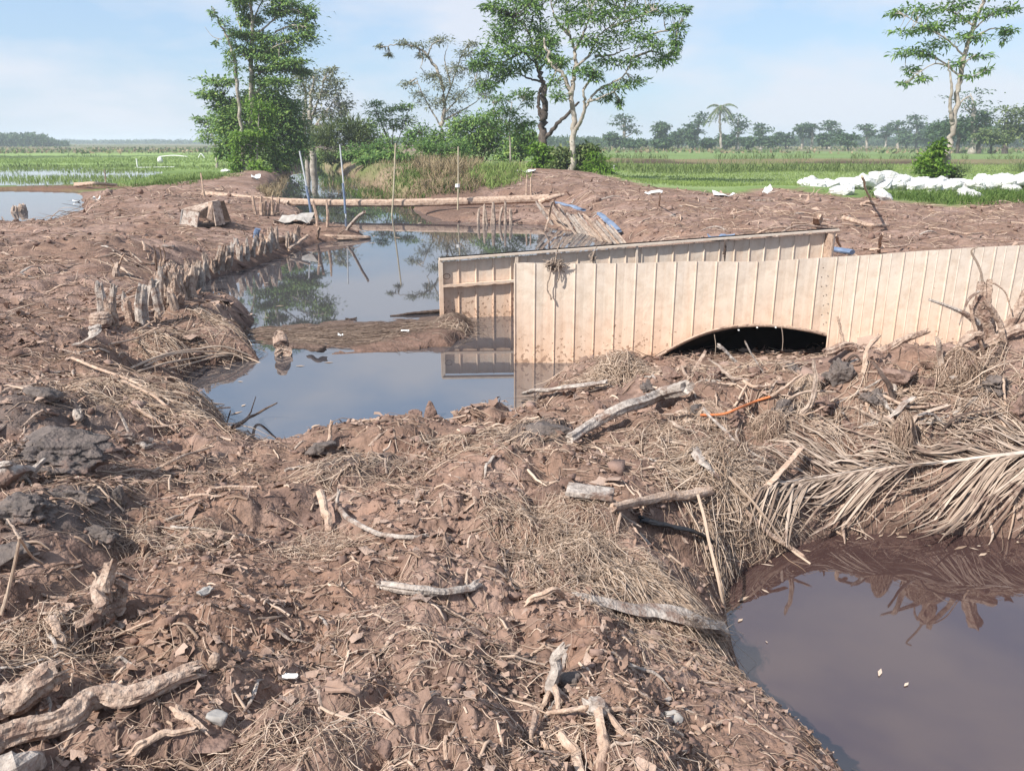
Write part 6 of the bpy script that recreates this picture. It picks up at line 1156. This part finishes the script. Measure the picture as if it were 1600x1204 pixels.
FT = [(975, 180, 230, 46, 240, 'flat', 'tall flat topped tree left of the lone palm, nearest the big pale tree'), (962, 207, 232, 32, 225, 'round', 'dark rounded tree under the leftmost flat topped field tree'), (990, 219, 233, 34, 205, 'round', 'low green bush beside the leftmost flat topped field tree'), (1032, 191, 231, 34, 235, 'round', 'tall dark rounded tree left of the lone palm'), (1036, 216, 233, 30, 205, 'round', 'low green bush at the foot of the tall dark rounded tree'),
    (1060, 202, 230, 26, 250, 'round', 'mid green tree filling the gap right of the tall rounded tree'), (1090, 179, 230, 46, 245, 'flat', 'layered flat topped tree just left of the lone palm'), (1082, 198, 231, 22, 240, 'round', 'dark rounded tree under the layered flat topped tree'), (1106, 215, 233, 18, 215, 'round', 'small bush left of the lone palm foot'), (1136, 206, 231, 26, 240, 'round', 'dark bush like tree just right of the lone palm'), (1154, 181, 230, 44, 240, 'flat', 'layered flat topped tree just right of the lone palm'), (1190, 196, 230, 30, 250, 'flat', 'small domed flat topped tree, second right of the lone palm'),
    (1170, 213, 231, 24, 230, 'round', 'low green bush between the two flat topped trees right of the palm'), (1200, 214, 231, 28, 225, 'round', 'low olive bush under the small domed tree'), (1228, 206, 229, 28, 260, 'round', 'dark low tree right of the small domed tree'), (1254, 196, 229, 24, 265, 'flat', 'twin crowned flat topped tree, left crown, in the middle right distance'), (1269, 194, 229, 18, 265, 'flat', 'twin crowned flat topped tree, right crown, in the middle right distance'), (1298, 190, 229, 34, 260, 'flat', 'flat topped tree with a high tuft in the right distance'), (1292, 208, 229, 30, 245, 'round', 'dark rounded tree under the high tufted flat tree'), (1325, 207, 231, 42, 215, 'round', 'round green shrub standing forward in the right distance'),
    (1354, 195, 229, 30, 260, 'flat', 'domed flat topped tree right of the round green shrub'), (1385, 200, 228, 26, 290, 'flat', 'thin hazy tree left of the wide tree clump in the right distance'), (1405, 190, 228, 40, 270, 'flat', 'wide tree clump, left tree, in the right distance'), (1432, 182, 227, 46, 265, 'flat', 'wide tree clump, tallest tree, in the right distance'), (1452, 198, 227, 30, 260, 'round', 'rounded tree right of the wide tree clump'), (1416, 206, 228, 36, 262, 'round', 'dark undergrowth tree in the wide tree clump')]
for i, f in enumerate(FT): far_tree(*f, 300 + i)
for i, f in enumerate([(1522, 143, 225, 100, 150, 'flat', 'large flat crowned dark tree behind the leaning tree'), (1498, 180, 226, 60, 155, 'round', 'dark rounded tree right behind the leaning trunk'), (1530, 172, 227, 56, 150, 'round', 'dark tree under the large flat crown'), (1572, 164, 228, 64, 140, 'round', 'broad mid green tree near the right edge'), (1610, 158, 228, 60, 138, 'round', 'tall green tree cut by the right edge'), (1550, 200, 229, 50, 136, 'round', 'lower green tree in front of the trees near the right edge'), (1470, 190, 226, 40, 170, 'round', 'dark tree left behind the leaning trunk')]): far_tree(*f, 400 + i, leaf='leaf_far' if i in (0, 1, 2, 6) else 'leaf_olive')
# far woods along the horizon
def woods(name, label, segs, leaf):
    parts = []
    for px0, px1, top0, top1, base, Y, dens in segs:
        n = int(abs(px1 - px0) * dens * 2.2)
        for k in range(n):
            f = random.random(); px = px0 + (px1 - px0) * f; top = (top0 + (top1 - top0) * f) + 7.0 * (fbm2(np.array([px / 9.]), np.array([Y]), 2, 9)[0] - .3); top += 4.5; py = base - max(base - top, 1) * random.random() ** .8; Yk = Y * random.uniform(.95, 1.1); c = PY(px, py, Yk); m = 9
            off = RNG.normal(size=(m, 3)) * Y * .0013; parts.append(leaves(c + off, off + RNG.normal(0, 1, (m, 3)) * Y * .001, RNG.normal(0, .4, (m, 3)) + [0, 0, 1], np.full(m, Y * .0026), np.full(m, Y * .0017), np.full((m, 1), .2)))
    V, Fs = merge(parts); obj(name, V, Fs, M[leaf], kind='stuff', label=label)
woods('far_woodland', 'dense dark woodland at the far left edge of the fields', [(-150, 70, 204, 208, 229, 380, 9), (60, 105, 212, 222, 229, 400, 7)], 'leaf_far')
woods('distant_woodland', 'low hazy woodland along the horizon', [(60, 500, 219, 218, 226, 900, 4), (430, 960, 214, 216, 227, 600, 4), (920, 1480, 216, 210, 229, 420, 4), (1440, 1800, 196, 190, 229, 330, 6), (700, 950, 205, 212, 228, 300, 2)], 'leaf_far')

# ------------------------------------------------------------------ grass, reeds and rice
def blades(x, y, L_, W_, lean, name, label, m, up=1.0):
    K = len(x); z = np.maximum(height(x, y), 0); d = np.stack([RNG.normal(0, lean, K), RNG.normal(0, lean, K), np.full(K, up)], 1); V, Fs = leaves(np.stack([x, y, z - .02], 1), d, RNG.normal(size=(K, 3)), L_, W_, RNG.uniform(.1, .8, (K, 1))); return V, Fs
def pxpts(n, poly, z=.3):
    xs = [a for a, b in poly]; ys = [b for a, b in poly]; P = np.array(poly, float); out = []
    while len(out) < n:
        q = RNG.uniform([min(xs), min(ys)], [max(xs), max(ys)], (n, 2)); k = sdf(P, q[:, 0], q[:, 1]) < 0; out += q[k].tolist()
    a = np.array(out[:n]); W_ = np.array([PZ(u, v, z if np.isscalar(z) else np.interp(v, z[0], z[1])) for u, v in a]); return W_[:, 0], W_[:, 1]
x, y = pxpts(9000, [(495, 262), (520, 243), (600, 246), (680, 244), (760, 262), (830, 268), (800, 292), (740, 312), (690, 312), (640, 310), (570, 288), (530, 266)], ([245, 265, 290, 315], [1.0, .95, .6, .3])); s = np.hypot(x, y) / 35; dryk = RNG.random(len(x)) < np.where(fbm2(x / 4, y / 4, 3, 71) > .53, .7, .15)
a = blades(x[~dryk], y[~dryk], RNG.uniform(.12, .36, (~dryk).sum()), RNG.uniform(.02, .045, (~dryk).sum()), .35, '', '', None); obj('bank_grass', *a, M['grass'], kind='stuff', label='green grass growing on the right canal bank')
a = blades(x[dryk], y[dryk], RNG.uniform(.15, .45, dryk.sum()), RNG.uniform(.018, .04, dryk.sum()), .4, '', '', None)
x, y = pxpts(1100, [(405, 300), (430, 275), (448, 262), (455, 262), (428, 300), (420, 316)], .4); b = blades(x, y, RNG.uniform(.12, .4, len(x)), RNG.uniform(.02, .04, len(x)), .5, '', '', None)
x, y = pxpts(1800, [(660, 240), (760, 246), (740, 285), (690, 290), (640, 270)], ([240, 265, 290], [1.0, .95, .7])); c_ = blades(x, y, RNG.uniform(.3, .9, len(x)), RNG.uniform(.02, .045, len(x)), .35, '', '', None)
obj('dry_reeds', *merge([a, b, c_]), M['drygrass'], kind='stuff', label='dry tan reeds and grass hanging over the canal banks')
x, y = pxpts(1600, [(735, 268), (800, 264), (830, 285), (770, 298), (735, 292)], ([262, 300], [.9, .6])); obj('bright_grass', *blades(x, y, RNG.uniform(.2, .55, len(x)), RNG.uniform(.02, .04, len(x)), .4, '', '', None), M['rice'], kind='stuff', label='bright green grass patch on the bank right of the banded pole')
x, y = pxpts(2600, [(1350, 308), (1420, 306), (1600, 304), (1640, 322), (1540, 328), (1480, 324), (1400, 316)], .45); x2, y2 = pxpts(1500, [(200, 296), (260, 278), (350, 268), (380, 280), (300, 295)], .4)
obj('verge_grass', *merge([blades(x, y, RNG.uniform(.12, .35, len(x)), RNG.uniform(.015, .035, len(x)), .5, '', '', None), blades(x2, y2, RNG.uniform(.1, .3, len(x2)), RNG.uniform(.02, .04, len(x2)), .5, '', '', None)]), M['grass'], kind='stuff', label='short green grass at the edges of the dug soil')
# rice: rows of seedlings in the near paddies, thinning into flooded water on the left
def ricefield(n, y0, y1, x0, x1, hmin, hmax, sel=None):
    y = np.exp(RNG.uniform(np.log(y0), np.log(y1), n)); x = RNG.uniform(x0, x1, n) * y; x = np.round(x / .22) * .22 + RNG.normal(0, .04, n); h, m = land(x, y); k = m['gr'] > .55
    if sel is not None: k &= sel(x, y)
    return blades(x[k], y[k], RNG.uniform(hmin, hmax, k.sum()), RNG.uniform(.018, .04, k.sum()) * y[k] / 40, .25, '', '', None)
obj('rice_plants', *merge([ricefield(60000, 31, 80, .02, .75, .09, .17), ricefield(12000, 41, 66, -.8, -.28, .16, .3, lambda x, y: fbm2(x / 7, y / 5, 3, 88) + .012 * (-x - 25) > .52), ricefield(14000, 66, 112, -.75, -.25, .14, .26)]), M['rice'], kind='stuff', label='young green rice standing in the paddies')
# weeds along the field edges
def weeds(n, f, hmin, hmax, wid):
    x, y = f(n); return blades(x, y, RNG.uniform(hmin, hmax, len(x)), RNG.uniform(.6, 1.3, len(x)) * wid, .4, '', '', None)
def line1(n): u = RNG.uniform(.12, .72, n); y = 57 + RNG.normal(0, 1.0, n) + 2 * np.sin(u * 23); k = fbm2(u * 18, y * 0, 3, 91) > .45; return (u * y)[k], y[k]
def line2(n): u = RNG.uniform(.1, .75, n); y = 85 + RNG.normal(0, 1.2, n); x = u * y; k = fbm2(u * 30, y * 0, 3, 92) > .42; return x[k], (y - .02 * x)[k]
def line3(n): u = RNG.uniform(-.8, -.2, n); y = RNG.choice([73., 112.], n) + RNG.normal(0, .8, n); k = fbm2(u * 30, y, 2, 93) > .5; return (u * y)[k], y[k]
obj('field_weeds', *merge([weeds(2200, line1, .4, 1.15, .05), weeds(1700, line2, .4, .9, .06), weeds(1800, line3, .3, .7, .07)]), M['leaf_olive'], kind='stuff', label='tall weeds along the banks between the rice fields')
def scrub(n):
    y = np.exp(RNG.uniform(np.log(150), np.log(420), n)); u = RNG.uniform(-.8, .8, n); return u * y, y
x, y = scrub(9000); k = (land(x, y)[1]['gr'] > .5) & (fbm2(x / 30, y / 60, 3, 95) > .44); x, y = x[k], y[k]; kq = RNG.random(len(x)) < .5; obj('green_scrub', *blades(x[kq], y[kq], RNG.uniform(.3, 1.2, kq.sum()), RNG.uniform(.3, .8, kq.sum()), .8, '', '', None), M['leaf_olive'], kind='stuff', label='green scrub among the dry scrub beyond the fields'); x, y = x[~kq], y[~kq]; obj('field_scrub', *blades(x, y, RNG.uniform(.25, .9, len(x)), RNG.uniform(.3, .8, len(x)), .8, '', '', None), M['drygrass'], kind='stuff', label='dry scrub at the far end of the fields')
# small far things out in the left fields and a bird scarer post
for px0, px1, py, h, lab in ((249, 293, 245, .3, 'long white strip of sheeting lying in the far left rice field'), (310, 320, 247, .7, 'small white hump of sheeting at the far left path')):
    a, b = PZ(px0, py, .35), PZ(px1, py, .35); V, Fs = tube(catmull([a, (a + b) / 2 + [0, 0, .15 if px1 - px0 > 20 else .5], b], 8), .11, 7, .2, flat=.6); obj('white_sheeting', V, Fs, M['white'], None, lab, 'sheeting')
c = PZ(250, 255, .2); V, Fs = lump(c + [0, 0, .2], .32, .3, .45, 3, .25); obj('field_sack', V, Fs, M['sack'], None, 'white sack standing in the left rice field', 'sack', smooth=True)
for px, lab in ((215, 'white marker stake standing in the flooded left rice field'), ):
    c = PZ(px, 262, .1); V, Fs = tube(np.array([c - [0, 0, .2], c + [0, 0, .4], c + [0, 0, .75]]), .06, 6, .1); obj('marker_stake', V, Fs, M['white'], None, lab, 'stake')
a, b = PZ(212, 262, .12), PZ(272, 261, .12); V, Fs = tube(catmull([a, (a + b) / 2, b], 8), .09, 6, .3, flat=.5); obj('white_sheeting', V, Fs, M['white'], None, 'low white plastic barrier along the flooded left rice field', 'sheeting')
c = PZ(1355, 226.5, .4); bb = box(c + [0, 0, .8], (.9, 0, 0), (0, .8, 0), (0, 0, .8)); hut = empty('field_hut', c, 'tiny white field hut far in the right distance', 'hut'); obj('wall', *bb, M['white'], hut); rv = np.array([[-1.1, -1, 1.6], [1.1, -1, 1.6], [1.1, 1, 1.6], [-1.1, 1, 1.6], [-1.1, 0, 2.2], [1.1, 0, 2.2]]) + c; obj('roof', rv, [(0, 1, 5, 4), (2, 3, 4, 5), (0, 4, 3), (1, 2, 5), (0, 3, 2, 1)], M['stone'], hut)
c = hit(1120 / 1 - 0, 275) * 0 + PZ(958, 279, .3); V, Fs = tube(np.array([c - [0, 0, .2], c + [0, 0, .3], c + [.03, 0, .7]]), .035, 6, .1); obj('marker_stake', V, Fs, M['white'], None, 'short white stake at the right end of the yellow green bush', 'stake')
# ------------------------------------------------------------------ camera, sun, sky
cam = bpy.data.objects.new('camera', bpy.data.cameras.new('camera')); C.objects.link(cam)
cam.location = (0, 0, HC); cam.rotation_euler = (pi / 2 - PITCH, 0, 0); cam.data.sensor_width = 36; cam.data.lens = 36 * F / 1600; cam.data.clip_end = 20000; cam.data.clip_start = .05
bpy.context.scene.camera = cam
SUN_EL, SUN_AZ = radians(42), radians(-128)     # azimuth from +Y towards +X: the sun stands to the left, a little behind the camera
sd = np.array([sin(SUN_AZ) * cos(SUN_EL), cos(SUN_AZ) * cos(SUN_EL), sin(SUN_EL)])
sun = bpy.data.objects.new('sun', bpy.data.lights.new('sun', 'SUN')); C.objects.link(sun)
from mathutils import Vector
sun.rotation_euler = Vector(sd).to_track_quat('Z', 'Y').to_euler(); sun.data.energy = 4.3; sun.data.angle = radians(.6); sun.data.color = (1, .95, .87)
w = bpy.data.worlds.new('World'); bpy.context.scene.world = w; w.use_nodes = True; nt = w.node_tree; N = nt.nodes; L = nt.links
bg = N['Background']; sky = N.new('ShaderNodeTexSky'); sky.sky_type = 'NISHITA'; sky.sun_disc = False; sky.sun_elevation = SUN_EL; sky.sun_rotation = SUN_AZ; sky.air_density = 1.1; sky.dust_density = .6; sky.ozone_density = 4.0
tc = N.new('ShaderNodeTexCoord'); mp = N.new('ShaderNodeMapping'); mp.inputs['Scale'].default_value = (1, 1, 3.4); L.new(tc.outputs['Generated'], mp.inputs[0])
hz = N.new('ShaderNodeMix'); hz.data_type = 'RGBA'; hz.inputs[0].default_value = .72; L.new(sky.outputs[0], hz.inputs[6]); hz.inputs[7].default_value = (2.15, 2.95, 4.1, 1)      # moist tropical air
nz = N.new('ShaderNodeTexNoise'); nz.inputs['Scale'].default_value = 3.4; nz.inputs['Detail'].default_value = 9; nz.inputs['Roughness'].default_value = .52; nz.inputs['Distortion'].default_value = .2; L.new(mp.outputs[0], nz.inputs['Vector'])
cr = N.new('ShaderNodeValToRGB'); cr.color_ramp.elements[0].position = .42; cr.color_ramp.elements[0].color = (0, 0, 0, 1); cr.color_ramp.elements[1].position = .61; cr.color_ramp.elements[1].color = (.8, .8, .8, 1); L.new(nz.outputs['Fac'], cr.inputs[0])
mx = N.new('ShaderNodeMix'); mx.data_type = 'RGBA'; L.new(cr.outputs[0], mx.inputs[0]); L.new(hz.outputs[2], mx.inputs[6]); mx.inputs[7].default_value = (4.0, 4.15, 4.6, 1)
L.new(mx.outputs[2], bg.inputs[0]); bg.inputs[1].default_value = .12
# damp air over the fields
hv, hf = box((0, 0, 7.5), (2650, 0, 0), (0, 2650, 0), (0, 0, 10)); hm = bpy.data.materials.new('damp_air'); hm.use_nodes = True; hn = hm.node_tree; hn.nodes.remove(hn.nodes['Principled BSDF']); pv = hn.nodes.new('ShaderNodeVolumePrincipled'); pv.inputs['Color'].default_value = (.80, .89, 1, 1); pv.inputs['Density'].default_value = .0007; pv.inputs['Anisotropy'].default_value = .1; hn.links.new(pv.outputs[0], hn.nodes['Material Output'].inputs['Volume'])
obj('haze', hv, hf, hm, kind='stuff', label='pale damp haze over the fields')
sc = bpy.context.scene; sc.view_settings.view_transform = 'Standard'; sc.view_settings.look = 'None'; sc.view_settings.exposure = .78; sc.view_settings.gamma = 1
sc.cycles.use_denoising = True; sc.cycles.max_bounces = 6; sc.cycles.diffuse_bounces = 3; sc.cycles.transparent_max_bounces = 4; sc.cycles.volume_bounces = 1; sc.cycles.caustics_reflective = False
